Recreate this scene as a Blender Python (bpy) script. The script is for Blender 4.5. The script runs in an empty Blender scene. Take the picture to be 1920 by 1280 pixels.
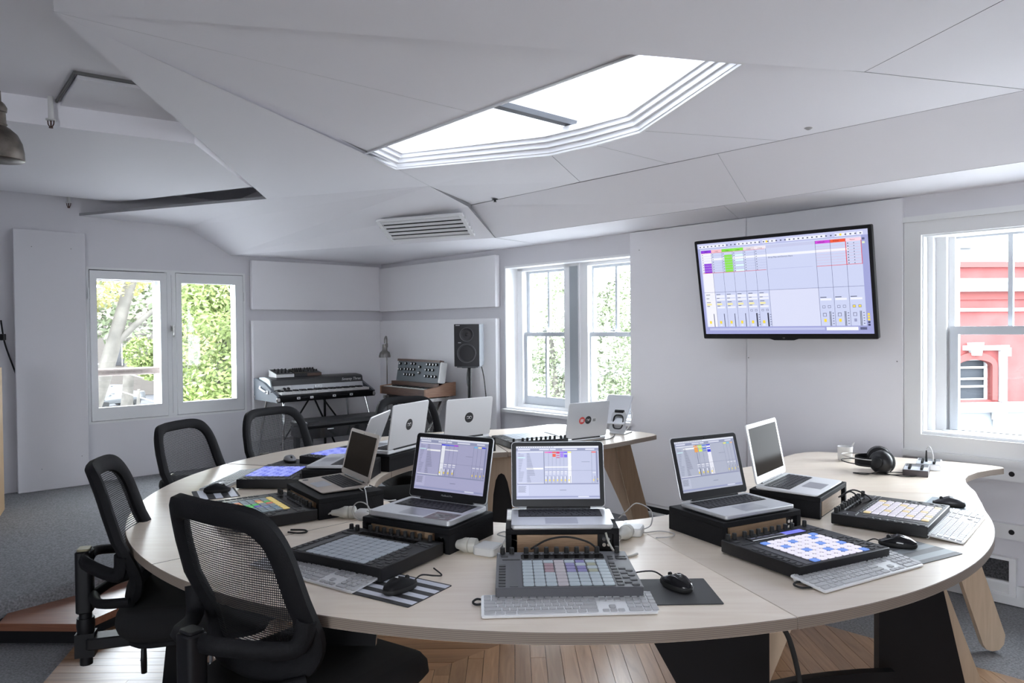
import bpy, math, random
from mathutils import Matrix, Vector, Euler
R = math.radians
C = bpy.context.scene.collection
sc = bpy.context.scene
random.seed(7)
# ---------------------------------------------------------------- camera, world, exposure
EYE = 1.40
cam_d = bpy.data.cameras.new('camera'); cam = bpy.data.objects.new('camera', cam_d); C.objects.link(cam)
cam_d.sensor_width = 36; cam_d.lens = 36 * 1390 / 1920; cam_d.clip_start = .05; cam_d.clip_end = 500
_p, _r = R(-1.0), R(-.52)
_f = Vector((0, math.cos(_p), math.sin(_p))); _u0 = Vector((0, -math.sin(_p), math.cos(_p))); _x0 = Vector((1, 0, 0))
_x = _x0 * math.cos(_r) + _u0 * math.sin(_r); _u = -_x0 * math.sin(_r) + _u0 * math.cos(_r)
cam.matrix_world = Matrix(((_x.x, _u.x, -_f.x, 0), (_x.y, _u.y, -_f.y, 0), (_x.z, _u.z, -_f.z, EYE), (0, 0, 0, 1)))
sc.camera = cam
sc.view_settings.view_transform = 'Standard'; sc.view_settings.look = 'None'
sc.view_settings.gamma = 1; sc.view_settings.use_curve_mapping = False
EXPO = 1.98
sc.view_settings.exposure = EXPO
SKY = 5.0
w = bpy.data.worlds.new('world'); sc.world = w; w.use_nodes = True
bg = w.node_tree.nodes['Background']; bg.inputs['Color'].default_value = (.90, .945, 1, 1); bg.inputs['Strength'].default_value = SKY
try:
    sc.cycles.max_bounces = 10; sc.cycles.diffuse_bounces = 7; sc.cycles.transparent_max_bounces = 24
    sc.cycles.use_denoising = True; sc.cycles.sample_clamp_indirect = 6; sc.cycles.caustics_reflective = False; sc.cycles.caustics_refractive = False
except Exception: pass

# room frame: K = far corner; DA runs along the left wall (away from the corner), DB along the right wall
KX, KY = -1.40, 8.0
DA = Vector((-.741, -.672, 0)).normalized(); DB = Vector((-DA.y, DA.x, 0)) * 1.0
if DB.x < 0: DB = -DB
def W(a, b, z=0):            # a = distance out from the right wall, b = distance out from the left wall
    return Vector((KX, KY, z)) + DA * a + DB * b
ANG_A = math.atan2(DA.y, DA.x); ANG_B = math.atan2(DB.y, DB.x)

# ---------------------------------------------------------------- materials
MATS = {}
def lin(c): return tuple((x / 12.92 if x <= .04045 else ((x + .055) / 1.055) ** 2.4) for x in c)
def s8(r, g, b): return lin((r / 255, g / 255, b / 255))
def mat(name, col, rough=.5, metal=0., bump=0., bscale=60., var=0., vscale=6., spec=.5, emit=None, estr=1., coat=0., stretch=None, trans=None):
    if name in MATS: return MATS[name]
    m = bpy.data.materials.new(name); m.use_nodes = True; MATS[name] = m
    nt = m.node_tree; b = nt.nodes['Principled BSDF']
    b.inputs['Base Color'].default_value = (*col, 1); b.inputs['Roughness'].default_value = rough; b.inputs['Metallic'].default_value = metal
    b.inputs['Specular IOR Level'].default_value = spec; b.inputs['Coat Weight'].default_value = coat
    if emit: b.inputs['Emission Color'].default_value = (*emit, 1); b.inputs['Emission Strength'].default_value = estr
    tc = nt.nodes.new('ShaderNodeTexCoord'); co = tc.outputs['Object']
    if stretch:
        mp = nt.nodes.new('ShaderNodeMapping'); mp.inputs['Scale'].default_value = stretch; nt.links.new(co, mp.inputs['Vector']); co = mp.outputs['Vector']
    if var > 0:
        n = nt.nodes.new('ShaderNodeTexNoise'); n.inputs['Scale'].default_value = vscale; n.inputs['Detail'].default_value = 6; nt.links.new(co, n.inputs['Vector'])
        r = nt.nodes.new('ShaderNodeValToRGB'); r.color_ramp.elements[0].position = .3; r.color_ramp.elements[1].position = .7
        r.color_ramp.elements[0].color = (*[max(0, x * (1 - var)) for x in col], 1); r.color_ramp.elements[1].color = (*[min(1, x * (1 + var)) for x in col], 1)
        nt.links.new(n.outputs['Fac'], r.inputs['Fac']); nt.links.new(r.outputs['Color'], b.inputs['Base Color'])
    if bump > 0:
        n2 = nt.nodes.new('ShaderNodeTexNoise'); n2.inputs['Scale'].default_value = bscale; n2.inputs['Detail'].default_value = 3; nt.links.new(co, n2.inputs['Vector'])
        bp = nt.nodes.new('ShaderNodeBump'); bp.inputs['Strength'].default_value = bump; bp.inputs['Distance'].default_value = .01
        nt.links.new(n2.outputs['Fac'], bp.inputs['Height']); nt.links.new(bp.outputs['Normal'], b.inputs['Normal'])
    return m
def wood(name, c0, c1, rough=.45, axis='x', scale=1., coat=0., dist=2.):
    if name in MATS: return MATS[name]
    m = bpy.data.materials.new(name); m.use_nodes = True; MATS[name] = m
    nt = m.node_tree; b = nt.nodes['Principled BSDF']; b.inputs['Roughness'].default_value = rough; b.inputs['Coat Weight'].default_value = coat
    b.inputs['Coat Roughness'].default_value = .25
    tc = nt.nodes.new('ShaderNodeTexCoord'); oi = nt.nodes.new('ShaderNodeObjectInfo')
    ad = nt.nodes.new('ShaderNodeVectorMath'); ad.operation = 'ADD'
    sv = nt.nodes.new('ShaderNodeVectorMath'); sv.operation = 'SCALE'; sv.inputs[0].default_value = (17, 31, 5); nt.links.new(oi.outputs['Random'], sv.inputs['Scale'])
    nt.links.new(tc.outputs['Object'], ad.inputs[0]); nt.links.new(sv.outputs[0], ad.inputs[1])
    mp = nt.nodes.new('ShaderNodeMapping'); s = {'x': (1.2, 14, 14), 'y': (14, 1.2, 14), 'z': (14, 14, 1.2)}[axis]
    mp.inputs['Scale'].default_value = tuple(scale * q for q in s); nt.links.new(ad.outputs[0], mp.inputs['Vector'])
    n = nt.nodes.new('ShaderNodeTexNoise'); n.inputs['Scale'].default_value = 1.6; n.inputs['Detail'].default_value = 8; n.inputs['Distortion'].default_value = dist
    nt.links.new(mp.outputs[0], n.inputs['Vector'])
    r = nt.nodes.new('ShaderNodeValToRGB'); r.color_ramp.elements[0].position = .28; r.color_ramp.elements[1].position = .72
    r.color_ramp.elements[0].color = (*c0, 1); r.color_ramp.elements[1].color = (*c1, 1)
    nt.links.new(n.outputs['Fac'], r.inputs['Fac'])
    hv = nt.nodes.new('ShaderNodeHueSaturation'); mr = nt.nodes.new('ShaderNodeMapRange'); mr.inputs['To Min'].default_value = .82; mr.inputs['To Max'].default_value = 1.16
    nt.links.new(oi.outputs['Random'], mr.inputs['Value']); nt.links.new(mr.outputs[0], hv.inputs['Value']); nt.links.new(r.outputs['Color'], hv.inputs['Color'])
    nt.links.new(hv.outputs['Color'], b.inputs['Base Color'])
    bp = nt.nodes.new('ShaderNodeBump'); bp.inputs['Strength'].default_value = .08; bp.inputs['Distance'].default_value = .004
    nt.links.new(n.outputs['Fac'], bp.inputs['Height']); nt.links.new(bp.outputs['Normal'], b.inputs['Normal'])
    return m
def attr_mat(name, emissive, strength=1., rough=.4):
    m = bpy.data.materials.new(name); m.use_nodes = True; MATS[name] = m
    nt = m.node_tree; b = nt.nodes['Principled BSDF']
    a = nt.nodes.new('ShaderNodeAttribute'); a.attribute_name = 'Col'; b.inputs['Roughness'].default_value = rough
    if emissive:
        b.inputs['Base Color'].default_value = (.01, .01, .01, 1)
        nt.links.new(a.outputs['Color'], b.inputs['Emission Color']); b.inputs['Emission Strength'].default_value = strength
    else: nt.links.new(a.outputs['Color'], b.inputs['Base Color'])
    return m
def glass_mat(name, tint=(1, 1, 1), refl=.06):
    m = bpy.data.materials.new(name); m.use_nodes = True; MATS[name] = m
    nt = m.node_tree; nt.nodes.clear(); o = nt.nodes.new('ShaderNodeOutputMaterial')
    t = nt.nodes.new('ShaderNodeBsdfTransparent'); t.inputs['Color'].default_value = (*tint, 1)
    g = nt.nodes.new('ShaderNodeBsdfGlossy'); g.inputs['Roughness'].default_value = .02
    mx = nt.nodes.new('ShaderNodeMixShader'); mx.inputs['Fac'].default_value = refl
    nt.links.new(t.outputs[0], mx.inputs[1]); nt.links.new(g.outputs[0], mx.inputs[2]); nt.links.new(mx.outputs[0], o.inputs['Surface'])
    return m
def mesh_mat(name, col, pitch=330., hole=.30):
    m = bpy.data.materials.new(name); m.use_nodes = True; MATS[name] = m
    nt = m.node_tree; b = nt.nodes['Principled BSDF']; b.inputs['Base Color'].default_value = (*col, 1); b.inputs['Roughness'].default_value = .75
    uv = nt.nodes.new('ShaderNodeUVMap'); sx = nt.nodes.new('ShaderNodeSeparateXYZ'); nt.links.new(uv.outputs[0], sx.inputs[0])
    def wv(sock, k, off=None):
        mu = nt.nodes.new('ShaderNodeMath'); mu.operation = 'MULTIPLY_ADD'; mu.inputs[1].default_value = k; mu.inputs[2].default_value = 0
        nt.links.new(sock, mu.inputs[0])
        if off is not None: nt.links.new(off, mu.inputs[2])
        fr = nt.nodes.new('ShaderNodeMath'); fr.operation = 'FRACT'; nt.links.new(mu.outputs[0], fr.inputs[0])
        sb = nt.nodes.new('ShaderNodeMath'); sb.operation = 'SUBTRACT'; sb.inputs[1].default_value = .5; nt.links.new(fr.outputs[0], sb.inputs[0])
        ab = nt.nodes.new('ShaderNodeMath'); ab.operation = 'ABSOLUTE'; nt.links.new(sb.outputs[0], ab.inputs[0])
        lt = nt.nodes.new('ShaderNodeMath'); lt.operation = 'LESS_THAN'; lt.inputs[1].default_value = hole; nt.links.new(ab.outputs[0], lt.inputs[0])
        return lt.outputs[0], mu
    y, my = wv(sx.outputs['Y'], pitch * .8)
    fl = nt.nodes.new('ShaderNodeMath'); fl.operation = 'FLOOR'; nt.links.new(my.outputs[0], fl.inputs[0])
    hf = nt.nodes.new('ShaderNodeMath'); hf.operation = 'MULTIPLY'; hf.inputs[1].default_value = .5; nt.links.new(fl.outputs[0], hf.inputs[0])
    x, _ = wv(sx.outputs['X'], pitch, hf.outputs[0])
    a = nt.nodes.new('ShaderNodeMath'); a.operation = 'MULTIPLY'; nt.links.new(x, a.inputs[0]); nt.links.new(y, a.inputs[1])
    t = nt.nodes.new('ShaderNodeBsdfTransparent'); mx = nt.nodes.new('ShaderNodeMixShader')
    nt.links.new(a.outputs[0], mx.inputs[0]); nt.links.new(b.outputs[0], mx.inputs[1]); nt.links.new(t.outputs[0], mx.inputs[2])
    nt.links.new(mx.outputs[0], nt.nodes['Material Output'].inputs['Surface'])
    return m
SCR = 1.06 / 2 ** EXPO
M_scr = attr_mat('screen', True, SCR); M_print = attr_mat('print', False, rough=.5)
M_wall = mat('wall_paint', (.68, .67, .70), .75, bump=.06, bscale=220)
M_panel = mat('fabric_panel', (.80, .79, .82), .8, bump=.1, bscale=500)
M_acoustic = mat('acoustic_fabric', (.87, .86, .88), .85, bump=.1, bscale=500)
M_ceil = mat('ceiling_paint', (.84, .83, .865), .7, bump=.04, bscale=260)
M_white = mat('white_gloss', (.82, .82, .83), .35)
M_carpet = mat('carpet', (.20, .203, .215), .95, bump=.25, bscale=420, var=.4, vscale=110)
M_black = mat('black_plastic', (.007, .007, .0085), .42, spec=.4)
M_blackm = mat('black_matte', (.0075, .0075, .009), .7, spec=.22, bump=.15, bscale=300)
M_fabric = mat('black_fabric', (.008, .008, .009), .9, bump=.5, bscale=900)
M_alu = mat('aluminium', (.66, .67, .69), .45, .7)
M_alul = mat('aluminium_light', (.80, .81, .82), .4, .25)
M_steel = mat('brushed_steel', (.50, .49, .47), .3, 1., var=.2, vscale=30)
M_chrome = mat('chrome', (.75, .76, .78), .12, 1.)
M_rubber = mat('black_rubber', (.012, .012, .012), .7)
M_wplast = mat('white_plastic', (.64, .64, .63), .38)
M_cream = mat('cream_plastic', (.54, .53, .48), .42)
M_ply = wood('birch_ply', (.785, .67, .545), (.87, .775, .65), .32, 'x', .8, .2)
M_plyedge = wood('ply_edge', (.20, .155, .125), (.34, .27, .215), .6, 'x', 3., 0, 0)
M_plyleg = wood('ply_leg', (.50, .385, .27), (.60, .47, .345), .5, 'z', 1.)
M_oak = wood('oak_front', (.27, .175, .105), (.40, .27, .165), .5, 'x', 5.)
M_blackw = mat('black_laminate', (.006, .006, .007), .45, var=.3, vscale=3, spec=.25)
M_floor = wood('floor_board', (.30, .165, .085), (.46, .275, .15), .3, 'x', 1., .25)
M_redwood = wood('red_wood', (.16, .062, .034), (.25, .105, .06), .35, 'x', 1.2, .2)
M_dsteel = mat('dull_steel', (.22, .21, .20), .35, 1.)
M_walnut = wood('walnut', (.06, .028, .018), (.11, .055, .035), .4, 'x', 3.)
M_dglass = mat('dark_glass', (.010, .010, .012), .08, spec=.3)
M_skyglass = glass_mat('skylight_glass', (.55, .56, .58), .04)
M_scroff = mat('screen_off', (.045, .038, .032), .10, spec=.006)
M_shade_back = mat('joint_shade_back', (.25, .25, .25), .9); M_bedge = mat('board_edge', (.30, .30, .31), .8)  # dark backs and edges put in shade for the joints, absorbing attic light
M_sash = mat('sash_backlit_grey', (.56, .59, .63), .4)  # darker grey of back-lit sashes, their shade put into the colour
M_glass = glass_mat('window_glass', (.97, .99, 1), .02)
M_mesh = mesh_mat('mesh_cloth', (.012, .012, .014), 200., .29)
def plain(name, col, rough=.5, **k): return mat(name, col, rough, **k)

# ---------------------------------------------------------------- mesh helpers
class MB:
    def __init__(s): s.v = []; s.f = []; s.m = []; s.uv = None
    def add(s, vs, fs, mi=0, M=None):
        n = len(s.v)
        s.v += [tuple(M @ Vector(p)) if M is not None else tuple(p) for p in vs]
        s.f += [tuple(i + n for i in f) for f in fs]; s.m += [mi] * len(fs); return s
    def box(s, c, d, mi=0, M=None):
        x, y, z = (q / 2 for q in d)
        vs = [(c[0] + a * x, c[1] + b * y, c[2] + e * z) for e in (-1, 1) for a, b in ((-1, -1), (1, -1), (1, 1), (-1, 1))]
        return s.add(vs, [(3, 2, 1, 0), (4, 5, 6, 7), (0, 1, 5, 4), (1, 2, 6, 5), (2, 3, 7, 6), (3, 0, 4, 7)], mi, M)
    def loft(s, loops, mi=0, M=None, caps=True, closed=True):
        n = len(loops[0]); vs = [p for l in loops for p in l]; fs = []
        for k in range(len(loops) - 1):
            for i in range(n if closed else n - 1):
                j = (i + 1) % n; fs.append((k * n + i, k * n + j, (k + 1) * n + j, (k + 1) * n + i))
        if caps:
            fs.append(tuple(range(n - 1, -1, -1))); fs.append(tuple((len(loops) - 1) * n + i for i in range(n)))
        return s.add(vs, fs, mi, M)
    def rbox(s, c, d, r=.01, ch=.002, mi=0, M=None, seg=3, chb=None):
        x, y = d[0] / 2, d[1] / 2; z0, z1 = c[2] - d[2] / 2, c[2] + d[2] / 2; chb = ch if chb is None else chb
        def loop(ins, z):
            out = []; rr = max(r - ins, 1e-4)
            for k, (sx, sy) in enumerate(((1, 1), (-1, 1), (-1, -1), (1, -1))):
                for q in range(seg + 1):
                    a = (k + q / seg) * math.pi / 2
                    out.append((c[0] + sx * (x - ins - rr) + rr * math.cos(a), c[1] + sy * (y - ins - rr) + rr * math.sin(a), z))
            return out
        L = []
        if chb: L.append(loop(chb, z0)); L.append(loop(0, z0 + chb))
        else: L.append(loop(0, z0))
        if ch: L.append(loop(0, z1 - ch)); L.append(loop(ch, z1))
        else: L.append(loop(0, z1))
        return s.loft(L, mi, M)
    def cyl(s, p0, p1, r0, r1=None, n=12, mi=0, M=None, caps=True):
        r1 = r0 if r1 is None else r1; p0, p1 = Vector(p0), Vector(p1); d = (p1 - p0).normalized()
        a = d.orthogonal().normalized(); b = d.cross(a)
        L = [[tuple(p + (a * math.cos(t) + b * math.sin(t)) * r) for t in (2 * math.pi * i / n for i in range(n))] for p, r in ((p0, r0), (p1, r1))]
        return s.loft(L, mi, M, caps)
    def tube(s, pts, r, n=8, mi=0, M=None, closed=False, flat=1.):
        P = [Vector(p) for p in pts]; N = len(P); rs = r if isinstance(r, (list, tuple)) else [r] * N
        def tg(i):
            a = P[(i - 1) % N] if (closed or i > 0) else P[i]; b = P[(i + 1) % N] if (closed or i < N - 1) else P[i]
            t = b - a; return t.normalized() if t.length > 1e-9 else Vector((0, 0, 1))
        t = tg(0); nrm = t.orthogonal().normalized(); L = []
        for i in range(N):
            t2 = tg(i); nrm = (nrm - t2 * nrm.dot(t2)); nrm = nrm.normalized() if nrm.length > 1e-6 else t2.orthogonal().normalized(); b = t2.cross(nrm)
            L.append([tuple(P[i] + (nrm * math.cos(q) + b * math.sin(q) * flat) * rs[i]) for q in (2 * math.pi * k / n for k in range(n))])
        if closed: L.append(L[0])
        return s.loft(L, mi, M, not closed)
    def lathe(s, prof, n=20, mi=0, M=None, caps=True):
        L = [[(max(r, 1e-4) * math.cos(2 * math.pi * i / n), max(r, 1e-4) * math.sin(2 * math.pi * i / n), z) for i in range(n)] for r, z in prof]
        return s.loft(L, mi, M, caps)
    def prism(s, poly, z0, z1, mi=0, M=None, mside=None):
        n = len(poly); vs = [(x, y, z0) for x, y in poly] + [(x, y, z1) for x, y in poly]
        area = sum(poly[i][0] * poly[(i + 1) % n][1] - poly[(i + 1) % n][0] * poly[i][1] for i in range(n))
        top = tuple(n + i for i in range(n)); bot = tuple(range(n - 1, -1, -1)); sides = [(i, (i + 1) % n, n + (i + 1) % n, n + i) for i in range(n)]
        if area < 0: top = top[::-1]; bot = bot[::-1]; sides = [q[::-1] for q in sides]
        s.add(vs, [top, bot], mi, M); k = len(s.v) - 2 * n
        s.f += [tuple(i + k for i in q) for q in sides]; s.m += [mi if mside is None else mside] * n; return s
    def plate(s, pts, nrm, th, mi=0, mside=None):
        n = len(pts); o = Vector(nrm).normalized() * th; P = [Vector(p) for p in pts]
        vs = [tuple(p) for p in P] + [tuple(p + o) for p in P]
        s.add(vs, [tuple(range(n - 1, -1, -1)), tuple(range(n, 2 * n))], mi); k = len(s.v) - 2 * n
        s.f += [tuple(i + k for i in (a, (a + 1) % n, n + (a + 1) % n, n + a)) for a in range(n)]; s.m += [mi if mside is None else mside] * n; return s
def TM(loc=(0, 0, 0), rot=(0, 0, 0)): return Matrix.Translation(loc) @ Euler(rot).to_matrix().to_4x4()
def obj(name, mb, mats, parent=None, loc=None, rot=None, smooth=40, me=None):
    if me is None:
        me = bpy.data.meshes.new(name); me.from_pydata(mb.v, [], mb.f)
        for m in (mats if isinstance(mats, (list, tuple)) else [mats]): me.materials.append(m)
        me.polygons.foreach_set('material_index', mb.m)
        if smooth:
            me.polygons.foreach_set('use_smooth', [True] * len(me.polygons)); me.set_sharp_from_angle(angle=R(smooth))
        if mb.uv is not None:
            u = me.uv_layers.new(name='UVMap')
            for l in me.loops: u.data[l.index].uv = mb.uv[l.vertex_index]
        me.update()
    o = bpy.data.objects.new(name, me); C.objects.link(o)
    if parent: o.parent = parent
    if loc is not None: o.location = loc
    if rot is not None: o.rotation_euler = rot
    return o
def tag(o, label=None, cat=None, group=None, kind=None):
    if label: o['label'] = label
    if cat: o['category'] = cat
    if group: o['group'] = group
    if kind: o['kind'] = kind
    return o
def thing(name, label, cat, loc=(0, 0, 0), rz=0., group=None, rot=None):
    o = bpy.data.objects.new(name, None); C.objects.link(o); o.empty_display_size = .1
    o.location = loc; o.rotation_euler = rot if rot else (0, 0, rz); return tag(o, label, cat, group)
def struct(name, mb, mats, parent=None, smooth=30):
    o = obj(name, mb, mats, parent, smooth=smooth)
    if not parent: o['kind'] = 'structure'
    return o
def kids(o, src):                       # copies of all parts and sub-parts of src under o
    for ch in list(src.children):
        c = ch.copy(); C.objects.link(c); c.parent = o; kids(c, ch)
def dup(src, label, loc, rz, group=None):
    c = src.copy(); C.objects.link(c); c.location = loc; c.rotation_euler = (0, 0, rz); c['label'] = label
    if group: c['group'] = group
    kids(c, src); return c
def share(src, parent, loc, mats=None):
    o = src.copy(); C.objects.link(o); o.parent = parent; o.location = loc; return o
def sheet(name, rects, parent, M, mt, step=8e-5):
    vs, fs, cols = [], [], []
    for r in rects:
        x0, y0, x1, y1, c = r[:5]; z = (r[5] if len(r) > 5 else 0) * step; n = len(vs)
        vs += [tuple(M @ Vector(p)) for p in ((x0, y0, z), (x1, y0, z), (x1, y1, z), (x0, y1, z))]; fs.append((n, n + 1, n + 2, n + 3)); cols.append(s8(*c))
    me = bpy.data.meshes.new(name); me.from_pydata(vs, [], fs); me.materials.append(mt)
    ca = me.color_attributes.new('Col', 'FLOAT_COLOR', 'CORNER')
    ca.data.foreach_set('color', [q for c in cols for _ in range(4) for q in (*c, 1.)]); me.update()
    return obj(name, None, None, parent, me=me)
def text(s, size, parent, M, mt, name='lettering', depth=0., align='CENTER', shear=0.):
    cu = bpy.data.curves.new(name, 'FONT'); cu.body = s; cu.size = size; cu.align_x = align; cu.align_y = 'CENTER'; cu.extrude = depth; cu.shear = shear
    cu.resolution_u = 2
    t = bpy.data.objects.new(name, cu); me = bpy.data.meshes.new_from_object(t); bpy.data.objects.remove(t)
    me.transform(M); me.materials.clear(); me.materials.append(mt)
    return obj(name, None, None, parent, me=me)
def disc(mb, c, r, n=20, mi=0, M=None, th=.0006):
    return mb.prism([(c[0] + r * math.cos(2 * math.pi * i / n), c[1] + r * math.sin(2 * math.pi * i / n)) for i in range(n)], c[2], c[2] + th, mi, M)
def smooth_path(pts, n=8):
    P = [Vector(p) for p in pts]; out = []
    for i in range(len(P) - 1):
        a, b, c, d = P[max(i - 1, 0)], P[i], P[i + 1], P[min(i + 2, len(P) - 1)]
        for k in range(n):
            t = k / n
            out.append(.5 * ((2 * b) + (c - a) * t + (2 * a - 5 * b + 4 * c - d) * t * t + (3 * b - a - 3 * c + d) * t ** 3))
    out.append(P[-1]); return out
def clip(poly, p, n):                   # keep the side of 2D line (p, normal n) that n points to
    out = []
    for i in range(len(poly)):
        a, b = poly[i], poly[(i + 1) % len(poly)]
        da = (a[0] - p[0]) * n[0] + (a[1] - p[1]) * n[1]; db = (b[0] - p[0]) * n[0] + (b[1] - p[1]) * n[1]
        if da >= 0: out.append(a)
        if da * db < 0: t = da / (da - db); out.append((a[0] + (b[0] - a[0]) * t, a[1] + (b[1] - a[1]) * t))
    return out
# ================================================================ THE SETTING
MR = Matrix(((DA.x, DB.x, 0, KX), (DA.y, DB.y, 0, KY), (0, 0, 1, 0), (0, 0, 0, 1)))     # (a, b, z) -> world
ZP = .16                                    # carpeted platform height
# walls with openings (structure)
def wall_grid(name, axis, at, th, u0, u1, z0, z1, holes, m):
    us = sorted({u0, u1, *[h[0] for h in holes], *[h[1] for h in holes]}); zs = sorted({z0, z1, *[h[2] for h in holes], *[h[3] for h in holes]})
    mb = MB()
    for i in range(len(us) - 1):
        for j in range(len(zs) - 1):
            cu, cz = (us[i] + us[i + 1]) / 2, (zs[j] + zs[j + 1]) / 2
            if any(h[0] < cu < h[1] and h[2] < cz < h[3] for h in holes): continue
            if axis == 'a': mb.box((cu, at + th / 2, cz), (us[i + 1] - us[i], abs(th), zs[j + 1] - zs[j]), 0, MR)
            else: mb.box((at + th / 2, cu, cz), (abs(th), us[i + 1] - us[i], zs[j + 1] - zs[j]), 0, MR)
    return struct(name, mb, m, smooth=0)
AX, BX = 7.2, 10.2
wl = wall_grid('wall_left', 'a', 0, -.22, -.25, AX + .2, -.05, 3.1, [(1.52, 2.81, .66, 1.92)], M_wall)
wr = wall_grid('wall_right', 'b', 0, -.25, 0, BX, -.05, 3.1, [(2.0, 3.41, .69, 1.945), (5.385, 6.75, .81, 1.885)], M_wall)
wall_grid('wall_back', 'a', BX, .2, -.25, AX + .2, -.05, 3.1, [], M_wall)
wall_grid('wall_far_left', 'b', AX, .2, 0, BX, -.05, 3.1, [(7.3, 9.9, .9, 2.05)], M_wall)  # opening added out of view to balance the light
# floors
fl = MB(); fl.box((AX / 2, BX / 2, -.06), (AX + .4, BX + .4, .10), 0, MR)
floor = struct('floor', fl, M_carpet, smooth=0)
# wood boards let into the carpet: two mitred fields
bw = .066
cr0, cr1 = (1.42, 3.47), (1.95, 2.93)       # carpet border on the right
nr = Vector((cr0[1] - cr1[1], cr1[0] - cr0[0])); nr = (-nr.x, -nr.y)
mit, mn = (0, 3.32), (-.675, .738)          # mitre line, normal to the left field
clp, cln = (-1.96, 3.27), (.975, .22)       # carpet border on the left
rnd = random.Random(3)
def board(poly):
    if len(poly) < 3: return
    cx, cy = sum(p[0] for p in poly) / len(poly), sum(p[1] for p in poly) / len(poly)
    ar = abs(sum(poly[i][0] * poly[(i + 1) % len(poly)][1] - poly[(i + 1) % len(poly)][0] * poly[i][1] for i in range(len(poly)))) / 2
    if ar < .002: return
    z = rnd.uniform(-.0006, .0006); mb = MB(); mb.prism([(x - cx, y - cy) for x, y in poly], -.014, .003 + z)
    return mb, (cx, cy, 0)
ang = R(-1.5)
for i in range(-9, 34):                     # right field: boards run away from the camera
    x0 = i * bw; y = .6 + rnd.random() * .9
    segs = [.4, y, y + 1.3 + rnd.random() * .6, 5.0]
    for k in range(3):
        poly = [(x0 + .0009, segs[k] + .0006), (x0 + bw - .0009, segs[k] + .0006), (x0 + bw - .0009, segs[k + 1] - .0006), (x0 + .0009, segs[k + 1] - .0006)]
        poly = clip(poly, mit, (-mn[0], -mn[1])); poly = clip(poly, cr0, nr) if len(poly) > 2 else poly
        b = board(poly)
        if b: obj('floor_board', b[0], wood('floor_board_y', (.24, .13, .066), (.38, .225, .12), .28, 'y', 1., .3), floor, b[1], smooth=0)
for i in range(0, 50):                      # left field: boards run across
    y0 = 1.7 + i * bw; x = -2 + rnd.random() * 1.2
    segs = [-2.4, x, x + 1.1 + rnd.random() * .6, 2.6]
    for k in range(3):
        poly = [(segs[k] + .0006, y0 + .0009), (segs[k + 1] - .0006, y0 + .0009), (segs[k + 1] - .0006, y0 + bw - .0009), (segs[k] + .0006, y0 + bw - .0009)]
        poly = clip(poly, mit, mn); poly = clip(poly, clp, cln) if len(poly) > 2 else poly
        poly = clip(poly, cr0, nr) if len(poly) > 2 else poly
        b = board(poly)
        if b: obj('floor_board', b[0], wood('floor_board_x', (.20, .102, .05), (.33, .185, .095), .32, 'x', 1., .25), floor, b[1], smooth=0)
# platform along the left wall with its wooden step
# front edge of the carpet platform runs parallel to the left wall
pf = [(-4.74, 1.02), (-2.60, 3.16), (-2.36, 3.44), (-2.06, 3.80), (-1.97, 3.98), (-1.80, 4.45), (-1.45, 5.4), (-.3, 6.55)]
kc = W(0, 0); plat = pf + [(W(.02, 1.65).x, W(.02, 1.65).y), (kc.x, kc.y), (W(AX, 0).x, W(AX, 0).y)]
pm = MB(); pm.prism(plat, -.01, ZP - .02)
ins = []
for i, p in enumerate(plat): ins.append(p)
pm2 = MB(); cx, cy = -3.6, 5.2
def shrink(poly, d): return [(x + (cx - x) * d / max(math.hypot(cx - x, cy - y), .1), y + (cy - y) * d / max(math.hypot(cx - x, cy - y), .1)) for x, y in poly]
n = len(plat); pm.loft([[(x, y, ZP - .02) for x, y in plat], [(x, y, ZP - .006) for x, y in shrink(plat, .006)], [(x, y, ZP) for x, y in shrink(plat, .022)]], 0)
struct('floor_platform', pm, M_carpet, smooth=50)
st = MB(); st.prism([(-2.36, 3.2), (-2.32, 3.31), (-1.935, 3.295), (-1.74, 3.88), (-1.72, 4.4), (-1.78, 4.42), (-1.98, 3.96), (-2.07, 3.79), (-2.36, 3.43)][1:] , .062, .096)
struct('trim_1', st, M_redwood, smooth=0)['label'] = 'red brown wooden step tread along the carpet platform'
sr = MB(); sr.prism([(-2.36, 3.33), (-1.97, 3.32), (-1.77, 3.90), (-1.76, 4.4), (-1.9, 4.4), (-2.1, 3.85), (-2.4, 3.5)], 0, .078)
struct('trim_2', sr, M_blackm, smooth=0)

# ---- ceiling: faceted white boards
V = {'V2': (1.13, 2.45, 2.444), 'E1': (.704, 2.428, 2.347), 'S1': (1.959, 2.906, 2.472), 'S2': (1.658, 2.811, 2.442), 'S3': (1.289, 3.841, 2.405), 'S3b': (1.27, 4.146, 2.404),
     'S4': (1.287, 4.493, 2.405), 'S5': (1.682, 5.306, 2.444), 'S5t': (1.737, 5.269, 2.450), 'S6': (2.001, 5.051, 2.476), 'mid': (1.985, 3.996, 2.475), 'E3': (.745, 3.581, 2.351), 'E4': (.745, 4.279, 2.351),
     'E5': (.745, 4.965, 2.351), 'J': (1.302, 5.618, 2.406), 'EN': (.742, 6.035, 2.351), 'L4': (1.792, 1.159, 2.452), 'P0': (3.79, 4.0, 2.47), 'P0t': (3.96, 4.885, 2.48),
     'V1': (2.02, 0, 2.33), 'V6': (1.634, 0, 2.106), 'V4': (.50, 2.446, 2.115), 'V3': (.78, 2.46, 2.33), 'WA': (2.87, 0, 2.352)}
cb = MB(); cb.box(((AX) / 2, BX / 2, 3.2), (.1, .1, .02), 0, MR)
def leak_slab(a0, a1, b0, b1): cb.box(((a0 + a1) / 2, (b0 + b1) / 2, 2.95), (a1 - a0, b1 - b0, .1), 0, MR)  # unseen slab above the boards, added to stop sky light leaking in
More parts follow.
